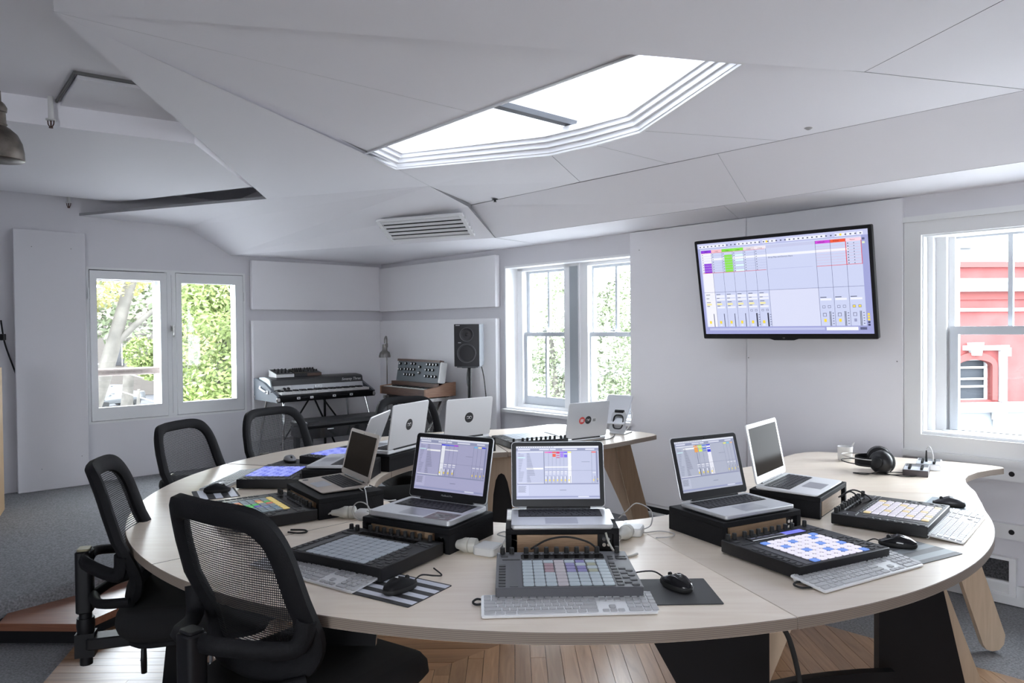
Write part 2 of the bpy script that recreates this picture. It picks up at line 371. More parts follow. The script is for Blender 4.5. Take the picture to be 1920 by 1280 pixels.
leak_slab(-.25, 1.15, -.25, BX + .2); leak_slab(2.15, AX + .2, -.25, BX + .2); leak_slab(1.15, 2.15, -.25, 2.6); leak_slab(1.15, 2.15, 5.45, BX + .2)
ceiling = struct('ceiling', cb, M_ceil, smooth=0)
def facet(names, th=.022, gap=.002, pts=None, lift=0.):
    P = [Vector(q) for q in (pts if pts else [V[k] for k in names])]; c = sum(P, Vector()) / len(P)
    P = [p + (c - p).normalized() * gap + Vector((0, 0, lift)) for p in P]
    mb = MB(); n = len(P); top = [p + Vector((0, 0, th)) for p in P]
    # the underside as a fan of flat triangles only where the board is not flat
    mb.add([MR @ p for p in P] + [MR @ p for p in top], [(0, i, i + 1) for i in range(1, n - 1)] + [(n, n + i + 1, n + i) for i in range(1, n - 1)] + [(i, (i + 1) % n, n + (i + 1) % n, n + i) for i in range(n)])
    mb.m = [0] * (n - 2) + [1] * (n - 2) + [2] * n
    return obj('ceiling_panel', mb, [M_ceil, M_shade_back, M_bedge], ceiling, smooth=0)
facet(['P0', 'mid', 'S6']); facet(['P0', 'S1', 'mid']); facet(['P0', 'L4', 'V2', 'S2', 'S1'], gap=.001)
facet(['V2', 'E1', 'E3', 'S3', 'S2']); facet(['S3', 'E3', 'E4', 'S3b']); facet(['S3b', 'E4', 'E5', 'S4']); facet(['S4', 'E5', 'EN', 'J', 'S5'])
fa = (2.1, 7.25, 2.487)
facet(None, pts=[V['P0'], V['S6'], V['S5'], V['J'], fa, (3.99, 6.9, 2.54), V['P0t']])
facet(None, pts=[V['J'], V['EN'], (.745, BX, 2.351), (1.9, BX, 2.49), fa], gap=.003)
facet(None, pts=[fa, (1.9, BX, 2.49), (4.2, BX, 2.6), (3.99, 6.9, 2.54)])
# bulkhead along the right wall: sloping face and low soffit
facet(None, pts=[(.73, 2.41, 2.347), (.495, 2.45, 2.117), (.44, 4.60, 2.118), (.742, 4.60, 2.350)], gap=.0008)
facet(None, pts=[(.742, 4.60, 2.350), (.44, 4.60, 2.118), (.44, BX, 2.118), (.742, BX, 2.350)], gap=.0008)
facet(None, pts=[(.495, 2.45, 2.116), (-.02, 2.45, 2.098), (-.02, 4.28, 2.098), (.44, 4.45, 2.117)], gap=.0008)
facet(None, pts=[(.44, 4.45, 2.117), (-.02, 4.28, 2.098), (-.02, BX, 2.098), (.44, BX, 2.117)], gap=.0008)
facet(['V6', 'V4', 'V3', 'V2', 'V1'], gap=.0004); facet(['V3', 'E1', 'V2'], gap=.0004)
facet(None, pts=[V['V6'], (-.02, -.02, 2.098), (-.02, 2.45, 2.098), V['V4']], gap=.0008)
facet(['V1', 'V2', 'L4', 'WA'], gap=.0004)
# recessed part on the left with its lower slab and hatch
rc = MB(); rc.prism([(1.6, -.1), (AX, -.1), (AX, BX), (4.0, BX), (3.8, 6.5), (3.7, 4.2), (1.7, 1.4)], 2.60, 2.64, 0, MR); obj('ceiling_recess', rc, M_ceil, ceiling, smooth=0)
for i, pl in enumerate(([(5.6, 2.14), (2.829, 2.544), (2.09, 1.535), (5.6, 1.1)], [(5.6, 1.098), (2.09, 1.533), (2.052, 1.495), (2.624, .19), (5.6, .2)])):
    sl = MB(); sl.prism(pl, 2.462 + .004 * i, 2.60, 0, MR); obj('ceiling_slab', sl, M_ceil, ceiling, smooth=0)
hp = MB(); hp.prism([(3.50, 2.97), (3.46, 2.30), (2.6, 2.36), (2.9, 3.06)], 2.572, 2.61, 0, MR); obj('ceiling_hatch', hp, M_panel, ceiling, smooth=0)
e1 = MB()
for p, q in (((3.516, 2.99), (3.477, 2.277)), ((3.516, 2.99), (3.0, 3.04)), ((3.477, 2.277), (3.2, 2.30))):
    d = Vector((q[0] - p[0], q[1] - p[1])).normalized(); nn = Vector((-d.y, d.x)) * .0045
    e1.prism([(p[0] - nn.x, p[1] - nn.y), (q[0] - nn.x, q[1] - nn.y), (q[0] + nn.x, q[1] + nn.y), (p[0] + nn.x, p[1] + nn.y)], 2.585, 2.602, 0, MR)
obj('hatch_gap_strip', e1, mat('shadow_strip', (.16, .16, .16), .8), ceiling, smooth=0)
# skylight: stepped white frame, shaft and glazing
sk = [V[k] for k in ('S1', 'S2', 'S3', 'S3b', 'S4', 'S5', 'S6')]; sc0 = Vector((1.62, 3.98))
def ring(s, dz):
    out = []
    for a, b, z in sk:
        d = Vector((a, b)) - sc0; L = d.length; d = d * ((L - s) / L); out.append(MR @ Vector((sc0.x + d.x, sc0.y + d.y, z + dz)))
    return out
shf = MB(); shf.loft([ring(-.006, .0), ring(.012, .002), ring(.012, .028), ring(.034, .028), ring(.034, .055), ring(.056, .055), ring(.056, .08), ring(.076, .08), ring(.076, .11), ring(.02, .11), ring(-.1, .5)], 0, None, False)
window_4 = struct('window_4', shf, M_white, smooth=0)
tr = MB(); tr.loft([ring(-.016, -.003), ring(-.016, -.011), ring(.004, -.011), ring(.004, .002)], 0, None, False); obj('frame_trim', tr, M_white, window_4, smooth=0)
gl = MB(); gl.box((1.65, 4.03, 2.66), (1.05, 2.9, .006), 0, MR); obj('pane', gl, M_skyglass, window_4, smooth=0)
gb = MB(); gb.box((1.55, 4.03, 2.535), (.86, .05, .03), 0, MR); obj('glazing_bar', gb, mat('grey_bar', (.10, .105, .115), .6), window_4)

# ---- windows
def frame4(mb, ax, u0, u1, z0, z1, wl_, wr_, wb, wt, d0, d1, mi=0):      # rectangular frame: ax 'a' lies in the left wall, 'b' in the right wall
    def bx(ua, ub, za, zb):
        c, s = ((ua + ub) / 2, (za + zb) / 2), (ub - ua, zb - za)
        if ax == 'a': mb.box((c[0], (d0 + d1) / 2, c[1]), (s[0], d1 - d0, s[1]), mi, MR)
        else: mb.box(((d0 + d1) / 2, c[0], c[1]), (d1 - d0, s[0], s[1]), mi, MR)
    bx(u0, u0 + wl_, z0, z1); bx(u1 - wr_, u1, z0, z1); bx(u0 + wl_, u1 - wr_, z0, z0 + wb); bx(u0 + wl_, u1 - wr_, z1 - wt, z1)
M_frame = mat('frame_paint', (.76, .765, .77), .4)
f = MB(); frame4(f, 'a', 1.50, 2.83, .64, 1.94, .02, .02, .02, .02, -.20, .004); frame4(f, 'a', 2.13, 2.20, .66, 1.92, .034, .034, .02, .02, -.06, .006)
window_1 = struct('window_1', f, M_frame, smooth=0)
f = MB(); frame4(f, 'a', 2.205, 2.805, .664, 1.913, .055, .05, .108, .07, -.035, .014); sash = obj('casement_sash', f, M_frame, window_1, smooth=0)
g = MB(); g.box((2.505, -.01, 1.3), (.5, .004, 1.06), 0, MR); obj('pane', g, M_glass, sash, smooth=0)
f = MB(); frame4(f, 'a', 1.525, 2.125, .664, 1.915, .072, .046, .108, .085, -.035, .008); sash2 = obj('fixed_sash', f, M_frame, window_1, smooth=0)
g = MB(); g.box((1.84, -.01, 1.3), (.5, .004, 1.07), 0, MR); obj('pane', g, M_glass, sash2, smooth=0)
f = MB(); frame4(f, 'a', 2.16, 2.80, .68, 1.90, .10, .05, .06, .06, -.20, -.14); frame4(f, 'a', 1.53, 2.16, .68, 1.9, .03, .03, .06, .06, -.20, -.14); obj('outer_frame', f, M_white, window_1, smooth=0)
f = MB(); f.cyl(MR @ Vector((2.83, -.16, 1.058)), MR @ Vector((2.2, -.16, 1.058)), .034, n=10); obj('guard_rail', f, wood('grey_timber', (.30, .235, .21), (.42, .35, .31), .6), window_1)
f = MB(); f.box((2.165, .02, 1.43), (.022, .012, .05), 0, MR); f.cyl(MR @ Vector((2.165, .025, 1.44)), MR @ Vector((2.165, .05, 1.44)), .012, n=10); f.box((2.165, .05, 1.405), (.012, .01, .075), 0, MR); f.lathe([(.001, 0), (.008, .004), (.009, .012), (.001, .018)], 8, 0, MR @ TM((2.165, .05, 1.352)))
obj('latch', f, M_steel, window_1)
f = MB(); f.box((2.815, .012, 1.72), (.01, .01, .09), 0, MR); f.box((1.512, .012, 1.72), (.01, .01, .08), 0, MR); f.box((2.245, -.13, 1.36), (.012, .01, .2), 0, MR); obj('hinge', f, M_frame, window_1)
# window 2: pair of double hung sashes deep in the right wall
f = MB(); frame4(f, 'b', 2.0, 3.41, .69, 1.945, .012, .012, .02, .018, -.25, .004)
f.box((-.10, 2.705, .685), (.30, 1.43, .025), 0, MR)
for b0, b1 in ((2.03, 2.09), (2.60, 2.86), (3.36, 3.41)): f.box((-.175, (b0 + b1) / 2, 1.32), (.11, b1 - b0, 1.23), 0, MR)
f.box((-.175, 2.72, 1.915), (.11, 1.38, .03), 0, MR); f.box((-.175, 2.72, .72), (.12, 1.38, .03), 0, MR)
f.box((-.14, 2.73, 1.32), (.06, .1, 1.23), 0, MR)
window_2 = struct('window_2', f, M_white, smooth=0)
for b0, b1 in ((2.09, 2.62), (2.84, 3.37)):
    m_ = (b0 + b1) / 2
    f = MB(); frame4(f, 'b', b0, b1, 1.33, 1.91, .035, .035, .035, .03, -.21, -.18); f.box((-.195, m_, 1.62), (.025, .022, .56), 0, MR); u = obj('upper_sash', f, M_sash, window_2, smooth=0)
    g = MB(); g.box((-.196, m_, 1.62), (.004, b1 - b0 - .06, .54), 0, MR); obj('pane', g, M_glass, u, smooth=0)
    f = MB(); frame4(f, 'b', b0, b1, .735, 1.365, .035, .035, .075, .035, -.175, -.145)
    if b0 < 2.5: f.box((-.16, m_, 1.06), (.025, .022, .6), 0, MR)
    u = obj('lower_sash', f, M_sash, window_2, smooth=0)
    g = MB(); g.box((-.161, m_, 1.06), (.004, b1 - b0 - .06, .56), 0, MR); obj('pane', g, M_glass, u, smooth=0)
    f = MB(); f.box((-.15, m_, 1.375), (.03, .05, .012), 0, MR); f.cyl(MR @ Vector((-.15, m_, 1.378)), MR @ Vector((-.15, m_, 1.40)), .008, n=8); obj('sash_lock', f, M_sash, u, smooth=0)
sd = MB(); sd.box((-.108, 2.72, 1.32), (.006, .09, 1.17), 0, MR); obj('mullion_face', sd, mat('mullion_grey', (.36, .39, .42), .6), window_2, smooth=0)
# window 3: wide casing and a double hung sash
f = MB(); frame4(f, 'b', 5.303, 6.85, .705, 1.968, .085, .085, .105, .085, -.01, .022); frame4(f, 'b', 5.30, 6.87, 1.955, 1.985, 0, 0, .015, .015, 0, .034); frame4(f, 'b', 5.30, 6.87, .690, .724, 0, 0, .017, .017, -.01, .05)
frame4(f, 'b', 5.385, 6.75, .81, 1.885, .01, .01, .015, .01, -.25, .0)
for b0, b1, d in ((5.385, 5.42, -.05), (5.42, 5.47, -.10), (5.465, 5.50, -.14), (6.63, 6.75, -.1)): f.box((d - .05, (b0 + b1) / 2, 1.35), (.08, b1 - b0, 1.07), 0, MR)
f.box((-.15, 6.06, .815), (.14, 1.2, .03), 0, MR)
window_3 = struct('window_3', f, M_frame, smooth=0)
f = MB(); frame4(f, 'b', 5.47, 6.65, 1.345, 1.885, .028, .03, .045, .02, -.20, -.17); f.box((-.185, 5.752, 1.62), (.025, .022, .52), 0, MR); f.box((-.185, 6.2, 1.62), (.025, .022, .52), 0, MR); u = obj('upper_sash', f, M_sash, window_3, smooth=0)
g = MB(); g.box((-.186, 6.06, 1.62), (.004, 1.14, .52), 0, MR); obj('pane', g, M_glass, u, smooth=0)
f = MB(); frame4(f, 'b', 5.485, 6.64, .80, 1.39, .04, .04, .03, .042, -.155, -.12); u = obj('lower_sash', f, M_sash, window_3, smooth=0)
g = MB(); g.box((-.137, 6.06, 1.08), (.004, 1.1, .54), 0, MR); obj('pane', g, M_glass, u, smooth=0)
for i, (ax, u0, u1, at) in enumerate((('b', 7.3, 9.9, AX),)):      # unseen window opening behind the camera, added as fill light
    f = MB(); zt = 2.05 if ax == 'b' else 2.0; frame4(f, ax, u0, u1, (.9), zt, .06, .06, .06, .06, at + .05, at + .12); struct('window_%d' % (5 + i), f, M_white, smooth=0)

# ---- acoustic boards on the walls
def wpanel(name, ax, u0, u1, z0, z1, d0, d1, label, parent=None, m=M_panel, cat='wall panel', group=None):
    mb = MB(); c = ((u0 + u1) / 2, (z0 + z1) / 2)
    rot = Matrix.Identity(4)
    if ax == 'a': mb.box((c[0], (d0 + d1) / 2, c[1]), (u1 - u0, d1 - d0, z1 - z0), 0, MR)
    else: mb.box(((d0 + d1) / 2, c[0], c[1]), (d1 - d0, u1 - u0, z1 - z0), 0, MR)
    o = obj(name, mb, m, parent, smooth=0)
    bv = o.modifiers.new('edge', 'BEVEL'); bv.width = .006; bv.segments = 2
    if not parent: tag(o, label, cat, group)
    return o
wpanel('acoustic_panel', 'a', .06, 1.455, 1.600, 2.066, .005, .058, 'white fabric acoustic panel, upper one on the wall above the stage piano', m=M_acoustic)
wpanel('acoustic_panel', 'a', .06, 1.455, .36, 1.497, .005, .058, 'tall pale fabric acoustic panel on the wall directly behind the stage piano', m=M_acoustic)
wpanel('acoustic_panel', 'b', .005, 1.935, 1.592, 2.05, .005, .058, 'white fabric acoustic panel, upper one above the black loudspeaker beside the middle window', m=M_acoustic)
wpanel('acoustic_panel', 'b', .005, 1.935, .36, 1.493, .005, .058, 'tall pale fabric acoustic panel behind the loudspeaker and wooden synthesizer', m=M_acoustic)
wpanel('wall_board', 'b', 3.412, 4.353, .127, 2.094, -.002, .03, '', wr); wpanel('wall_board', 'b', 4.357, 5.300, .127, 2.094, -.002, .03, '', wr)
nl = MB()
for b, z in ((3.5, 1.96), (4.34, 1.96), (4.37, 1.95), (5.27, 1.2), (4.37, 1.2), (4.37, .75)): nl.box((.031, b, z), (.002, .006, .006), 0, MR)
obj('screw_heads', nl, mat('screw_grey', (.2, .2, .2), .5), wr, smooth=0)
wpanel('leaning_board', 'a', 2.85, 3.34, ZP, 2.205, .05, .085, 'tall plain white board standing upright against the wall left of the casement window', m=M_wall, cat='board')
nl = MB()
for a, z in ((3.22, 2.07), (2.95, 2.07), (3.18, .33), (2.9, .40)): nl.box((a, .0855, z), (.006, .002, .006), 0, MR)
obj('screw_heads', nl, MATS['screw_grey'], bpy.data.objects['leaning_board'], smooth=0)
# skirtings, rails and low vents of the right wall
sb = MB(); sb.box((.012, 7.75, .045), (.024, 4.9, .10), 0, MR); struct('baseboard_right', sb, M_frame, smooth=0)
sb = MB(); sb.box((.01, 4.35, .118), (.02, 1.9, .02), 0, MR); sb.box((.02, 4.35, .06), (.02, 1.9, .016), 0, MR); struct('trim_3', sb, M_white, smooth=0)
sb = MB(); sb.box((.006, 4.35, .085), (.008, 1.9, .05), 0, MR); struct('trim_4', sb, M_blackm, smooth=0)
for i, z in enumerate((.655, .365)):
    r = MB(); r.box((.02, 6.6, z), (.04, 2.4, .075), 0, MR); o = struct('trim_%d' % (5 + i), r, M_frame, smooth=0)
    h = MB(); h.cyl(MR @ Vector((.0405, 5.812, z)), MR @ Vector((.0425, 5.812, z)), .013, n=12); obj('bolt_hole', h, M_black, o)
v = thing('wall_vent', 'small white framed vent with dark mesh low on the wall under the right window', 'vent', W(.0, 5.66, .16))
f = MB()
for z, hh in ((.225, .015), (.105, .012), (.045, .012)): f.box((.02, 5.66, z), (.035, .34, hh), 0, MR)
f.box((.02, 5.815, .135), (.032, .03, .19), 0, MR); f.box((.02, 5.50, .135), (.032, .03, .19), 0, MR)
MI = Matrix.Translation(-W(.0, 5.66, .16)); f.v = [tuple(MI @ Vector(p)) for p in f.v]; obj('vent_frame', f, M_white, v, smooth=0)
f = MB(); f.box((.008, 5.66, .135), (.012, .30, .18), 0, MR); f.v = [tuple(MI @ Vector(p)) for p in f.v]; obj('vent_mesh', f, mat('vent_dark', (.06, .06, .065), .7, var=.8, vscale=140, bump=.8, bscale=200), v, smooth=0)
# air grille in the sloping bulkhead over the corner
P6, P4, P1_ = Vector(V['V6']), Vector(V['V4']), Vector(V['V1'])
ex = (MR.to_3x3() @ (P4 - P6)).normalized(); nn = (MR.to_3x3() @ ((P4 - P6).cross(P1_ - P6))).normalized()
ey = nn.cross(ex).normalized()
if ey.z < 0: ey = -ey
nn = ex.cross(ey)
MV = Matrix(((ex.x, ey.x, nn.x, 0), (ex.y, ey.y, nn.y, 0), (ex.z, ey.z, nn.z, 0), (0, 0, 0, 1)))
down = -1 if nn.z > 0 else 1
VENT = MR @ P6 + ex * 2.165 + ey * .19 + nn * down * .003
v = thing('air_grille', 'white slatted air grille in the ceiling bulkhead above the corner panels', 'vent', VENT); v.rotation_euler = MV.to_euler()
f = MB()
for x, sx in ((-.37, .03), (.37, .03)): f.box((x, 0, .01 * down), (sx, .26, .02))
for y in (-.122, .122): f.box((0, y, .008 * down), (.74, .024, .016))
obj('grille_frame', f, M_white, v, smooth=0)
f = MB(); f.box((0, 0, .0015 * down), (.72, .24, .003)); obj('grille_backing', f, M_black, v, smooth=0)
for k in range(5):
    f = MB(); f.box((0, 0, 0), (.80, .021, .003)); obj('slat', f, M_white, v, (0, -.085 + k * .0435, .012 * down), (R(-28) * down, 0, 0), smooth=0)
# ================================================================ RING OF DESKS
TC = Vector((.16, 3.43)); RO, RI, ZT = 1.74, .79, .70
def plyedge():
    m = MATS['ply_edge']; nt = m.node_tree; b = nt.nodes['Principled BSDF']
    tc = nt.nodes.new('ShaderNodeTexCoord'); wv = nt.nodes.new('ShaderNodeTexWave'); wv.wave_type = 'BANDS'; wv.bands_direction = 'Z'; wv.inputs['Scale'].default_value = 70; wv.inputs['Distortion'].default_value = .3
    nt.links.new(tc.outputs['Object'], wv.inputs['Vector']); r = nt.nodes.new('ShaderNodeValToRGB')
    r.color_ramp.elements[0].color = (.165, .13, .105, 1); r.color_ramp.elements[1].color = (.29, .235, .19, 1); nt.links.new(wv.outputs['Fac'], r.inputs['Fac']); nt.links.new(r.outputs['Color'], b.inputs['Base Color'])
plyedge()
def pol(r, deg): return (TC.x + r * math.cos(R(deg)), TC.y + r * math.sin(R(deg)))
def arc(r, a0, a1, n): return [pol(r, a0 + (a1 - a0) * i / n) for i in range(n + 1)]
def desk(label, poly, ctr):
    t = thing('curved_desk', label, 'desk', (ctr[0], ctr[1], 0), group='segments of the ring of desks')
    mb = MB(); mb.prism([(x - ctr[0], y - ctr[1]) for x, y in poly], ZT - .029, ZT, 0, None, 1)
    o = obj('desktop', mb, [M_ply, M_plyedge], t, smooth=30); bv = o.modifiers.new('edge', 'BEVEL'); bv.width = .0015; bv.segments = 1; bv.limit_method = 'ANGLE'
    return t
def part_w(name, mb, mats, t, smooth=30):     # a part given in world coordinates
    l = Vector(t.location); mb.v = [tuple(Vector(p) - l) for p in mb.v]; return obj(name, mb, mats, t, smooth=smooth)
g = .10
d_front = desk('front desk segment nearest the camera, carrying two open laptops and a white keyboard', arc(RO, 224.05, 287.4, 30) + arc(RI, 287.4, 224.05, 20), pol(1.3, 256))
d_right = desk('right desk segment with two lit pad controllers, between the front and headphone segments', arc(RO, 287.45, 336, 26) + [pol(1.742, 338), pol(1.749, 340), pol(1.758, 342), pol(1.771, 344.5), pol(1.788, 347)] + arc(RI, 347, 287.45, 20), pol(1.3, 317))
d_left = desk('left desk segment under the opened gold-rimmed laptop and grey pad mats', arc(RO, 164.3, 224, 30) + arc(RI, 224, 164.3, 20), pol(1.3, 194))
d_backl = desk('back left desk segment in front of the stage piano, with silver laptops', arc(RO, 104, 164, 30) + arc(RI, 164, 104, 20), pol(1.3, 134))
endr = [pol(1.789, 347.05), (1.938, 3.10), (1.967, 3.18), (2.005, 3.27), (2.05, 3.35), (2.11, 3.425), (2.20, 3.50), (2.30, 3.555), (2.385, 3.59), (2.40, 3.625), (2.375, 3.665), (2.30, 3.735), (2.177, 3.828), (2.02, 3.93), (1.87, 4.03), (1.78, 4.085), (1.70, 4.115), (1.62, 4.10), (1.546, 4.055), (1.46, 3.97), (1.36, 3.85), (1.22, 3.72), (1.08, 3.63), (.975, 3.59)] + arc(RI, 8, -12.8, 8)
d_endr = desk('headphone desk segment with a concave notch, nearest the right window', endr, (1.75, 3.6))
endb = [pol(RO, 103.8), (-.10, 5.15), (.05, 5.22), (.16, 5.30), (.25, 5.38), (.33, 5.40), (.40, 5.36), (.52, 5.22), (.65, 5.09), (.78, 5.02), (.86, 4.96), (.925, 4.87), (.935, 4.81), (.90, 4.77), (.78, 4.65), (.60, 4.47), (.43, 4.34), (.27, 4.24)] + arc(RI, 89, 103.8, 6)
d_endb = desk('back desk segment below the middle window, with the sticker laptop and tablet', endb, (.4, 4.75))
def leg_plate(t, pts, th, m=None, nrm=(0, 1, 0), ms=None):
    mb = MB(); mb.plate(pts, nrm, th, 0, 1); part_w('leg', mb, [m or M_plyleg, ms or M_plyleg], t)
leg_plate(d_front, [(.303, 2.15, .67), (.665, 2.15, 0), (.744, 2.15, 0), (.744, 2.15, .67)], .03, M_blackw)
leg_plate(d_front, [(.62, 2.30, .67), (.955, 2.30, .67), (.80, 2.30, .295), (.70, 2.30, .06), (.66, 2.30, 0), (.58, 2.30, 0), (.56, 2.30, .06)], .03)
leg_plate(d_front, [(-.62, 2.06, .67), (-.30, 2.06, .67), (-.387, 2.06, .548), (-.39, 2.06, .515), (-.56, 2.06, .52), (-.52, 2.06, 0), (-.62, 2.06, 0)], .02, M_blackw)
leg_plate(d_front, [(-.60, 2.16, .67), (-.30, 2.16, .67), (-.40, 2.16, .535), (-.405, 2.16, .50), (-.58, 2.16, .5)], .02, M_blackw)
mb = MB(); mb.plate([(.80, 2.32, .10), (1.2, 2.32, .10), (1.2, 2.32, .307), (1.1, 2.32, .304), (1.0, 2.32, .296), (.9, 2.32, .284), (.80, 2.32, .265)], (0, 1, 0), .03); part_w('cable_board', mb, M_blackw, d_right)
leg_plate(d_right, [(1.213, 2.45, .67), (1.213, 2.45, 0), (1.547, 2.45, 0), (1.392, 2.45, .67)], .035, M_blackw, ms=M_blackw)
leg_plate(d_right, [(1.30, 2.75, .67), (1.45, 2.75, 0), (1.735, 2.75, 0), (1.75, 2.75, .05), (1.516, 2.75, .67)], .03)
leg_plate(d_endr, [(1.789, 3.15, .67), (2.005, 3.15, .03), (2.02, 3.15, .008), (2.045, 3.15, 0), (2.075, 3.15, .006), (2.095, 3.15, .03), (2.10, 3.15, .07), (1.895, 3.15, .67)], .03)
leg_plate(d_endr, [(1.2, 3.75, .67), (1.15, 3.75, 0), (1.32, 3.75, 0), (1.5, 3.75, .67)], .03)
leg_plate(d_left, [(-1.25, 2.75, .67), (-1.33, 2.75, 0), (-1.2, 2.75, 0), (-1.0, 2.75, .67)], .03, M_blackw)
leg_plate(d_left, [(-.95, 3.7, .67), (-1.1, 3.7, 0), (-.95, 3.7, 0), (-.7, 3.7, .67)], .03, M_blackw)
leg_plate(d_backl, [(-.42, 4.6, .67), (-.55, 4.6, 0), (-.4, 4.6, 0), (-.1, 4.6, .67)], .03, M_blackw)
ar = [(x, 4.22, z) for x, z in ((-.14, .67), (-.15, .3), (-.16, 0), (-.135, 0), (-.125, .3), (-.115, .45), (-.10, .535), (-.085, .565), (-.068, .575), (-.05, .565), (-.033, .525), (-.012, .42), (.005, .2), (.012, 0), (.055, 0), (.03, .3), (.005, .67))]
leg_plate(d_endb, ar, .03)
leg_plate(d_endb, [(-.14, 4.36, .58), (-.14, 4.36, .2), (.0, 4.36, .2), (.0, 4.36, .58)], .02, M_blackw)
leg_plate(d_endb, [(.52, 4.95, .67), (.79, 4.95, .06), (.84, 4.95, 0), (.93, 4.95, 0), (.93, 4.95, .06), (.77, 4.95, .67)], .03)
leg_plate(d_endb, [(.66, 4.88, .67), (.81, 4.88, .05), (.84, 4.88, 0), (.91, 4.88, 0), (.92, 4.88, .05), (.765, 4.88, .67)], .025, wood('ply_dark', (.25, .165, .10), (.35, .24, .15), .5, 'z', 1.))

# ================================================================ OFFICE CHAIRS
M_swhite0 = mat('mark_grey', (.30, .30, .31), .5)
def make_chair(label, loc, rz, zb=.49, zt=.935, yo=0., wk=1., bd=.044):
    t = thing('office_chair', label, 'chair', loc, rz, 'mesh-backed office chairs')
    # seat: deep padded cushion
    mb = MB(); L = []
    for z, s in ((.395, .80), (.40, .90), (.42, .97), (.445, 1.), (.47, .985), (.487, .93), (.497, .80), (.50, .5)):
        lp = []
        for i in range(40):
            a = 2 * math.pi * i / 40; ca, sa = math.cos(a), math.sin(a); e = .42
            x = .245 * s * math.copysign(abs(ca) ** e, ca); y = .262 * s * math.copysign(abs(sa) ** e, sa)
            zz = z - (.035 * max(0, y / .262) ** 3 if z > .43 else 0) + .012 * (x / .245) ** 2 * (1 if z > .46 else 0)
            lp.append((x, y - .02, zz))
        L.append(lp)
    mb.loft(L); obj('seat', mb, M_fabric, t, smooth=60)
    mb = MB(); mb.rbox((0, -.02, .385), (.42, .44, .02), .08, .005); obj('seat_pan', mb, M_blackm, t)
    # backrest surface
    def S(u, v):            # u -1..1, v 0..1
        hw = .212 + .025 * math.sin(math.pi * min(1, v * 1.1)) - .006 * max(0, v - .55)
        y = -.205 - .045 * v - .06 * v * v + .035 * math.exp(-((v - .22) / .2) ** 2) - .045 * (1 - u * u) + .03
        return Vector((u * hw * wk, y + yo, zb + (zt - zb) * v))
    def loop(ins, n=64):    # rounded outline inset by ins metres
        out = []
        for i in range(n):
            a = 2 * math.pi * i / n; e = .38; ca, sa = math.cos(a), math.sin(a)
            u = math.copysign(abs(ca) ** e, ca) * (1 - ins / .22); w_ = math.copysign(abs(sa) ** e, sa) * (1 - ins / .225)
            out.append((u, .5 + .5 * w_))
        return out
    def off(uv, d):
        p = S(*uv); q = S(uv[0] + .02, uv[1]); r = S(uv[0], uv[1] + .02); nn = (q - p).cross(r - p).normalized(); return tuple(p - nn * d)
    mb = MB(); Ls = [[off(p, d) for p in loop(i)] for i, d in ((.0, -.010), (.010, -.018), (bd - .01, -.018), (bd, -.006), (bd, .010), (bd - .01, .018), (.010, .018), (.0, .010))]
    mb.loft(Ls + [Ls[0]], 0, None, False); fr = obj('backrest_frame', mb, M_blackm, t, smooth=50)
    mb = MB(); N = 18; vs = []; uvs = []
    for j in range(N + 1):
        for i in range(N + 1):
            uu, vv = (-1 + 2 * i / N), j / N
            e = 4; s_ = 1 / max(1e-6, (abs(uu) ** e + abs(2 * vv - 1) ** e) ** (1 / e)) * max(abs(uu), abs(2 * vv - 1)) if max(abs(uu), abs(2 * vv - 1)) > 0 else 1
            u2, v2 = uu * s_ * .83, .5 + (vv - .5) * s_ * .84; p = S(u2, v2); vs.append(tuple(p)); uvs.append((u2 * .22, v2 * .445))
    mb.add(vs, [(j * (N + 1) + i, j * (N + 1) + i + 1, (j + 1) * (N + 1) + i + 1, (j + 1) * (N + 1) + i) for j in range(N) for i in range(N)]); mb.uv = uvs
    obj('backrest_mesh', mb, M_mesh, t, smooth=80)
    # support arms, column, mechanism
    zc = zb + .155; yc = -.345 + yo
    for s in (-1, 1):
        p = smooth_path([S(s * .95, .40) + Vector((0, -.012, 0)), S(s * .84, .27) + Vector((0, -.05, -.01)), Vector((s * .08, yc + .012, zc - .02)), Vector((0, yc, zc - .02))], 6)
        mb = MB(); mb.tube(p, [.024] * len(p), 8, flat=.7); obj('support_arm', mb, M_blackm, t, smooth=60)
        p = smooth_path([S(s * .88, .05) + Vector((0, -.01, 0)), Vector((s * .12, yc + .06, zb + .01)), Vector((0, yc + .015, zb + .005))], 6)
        mb = MB(); mb.tube(p, [.02] * len(p), 8, flat=.8); obj('support_arm', mb, M_blackm, t, smooth=60)
    mb = MB(); mb.rbox((0, yc - .01, zb + .055), (.062, .052, .21), .014, .004); obj('column_sleeve', mb, M_black, t)
    mb = MB(); mb.rbox((0, yc - .01, zb + .164), (.05, .04, .008), .01, .002); obj('column_cap', mb, M_black if bd > .052 else mat('olive_metal', (.30, .27, .18), .4, .5), t)
    mb = MB(); mb.cyl((0, yc - .01, zb), (0, yc - .01, .27), .02, n=12); mb.tube([(0, yc - .01, zb - .07), (0, yc - .01, zb - .095), (0, yc - .01, zb - .12)], [.027, .029, .026], 12); mb.box((0, yc - .01, .34), (.05, .06, .08)); obj('column', mb, M_black, t)
    mb = MB(); mb.rbox((0, -.17 + yo / 2, .345), (.07, .36 - yo, .04), .01, .004); mb.rbox((0, .02, .355), (.17, .2, .05), .02, .006); obj('tilt_mechanism', mb, M_black, t)
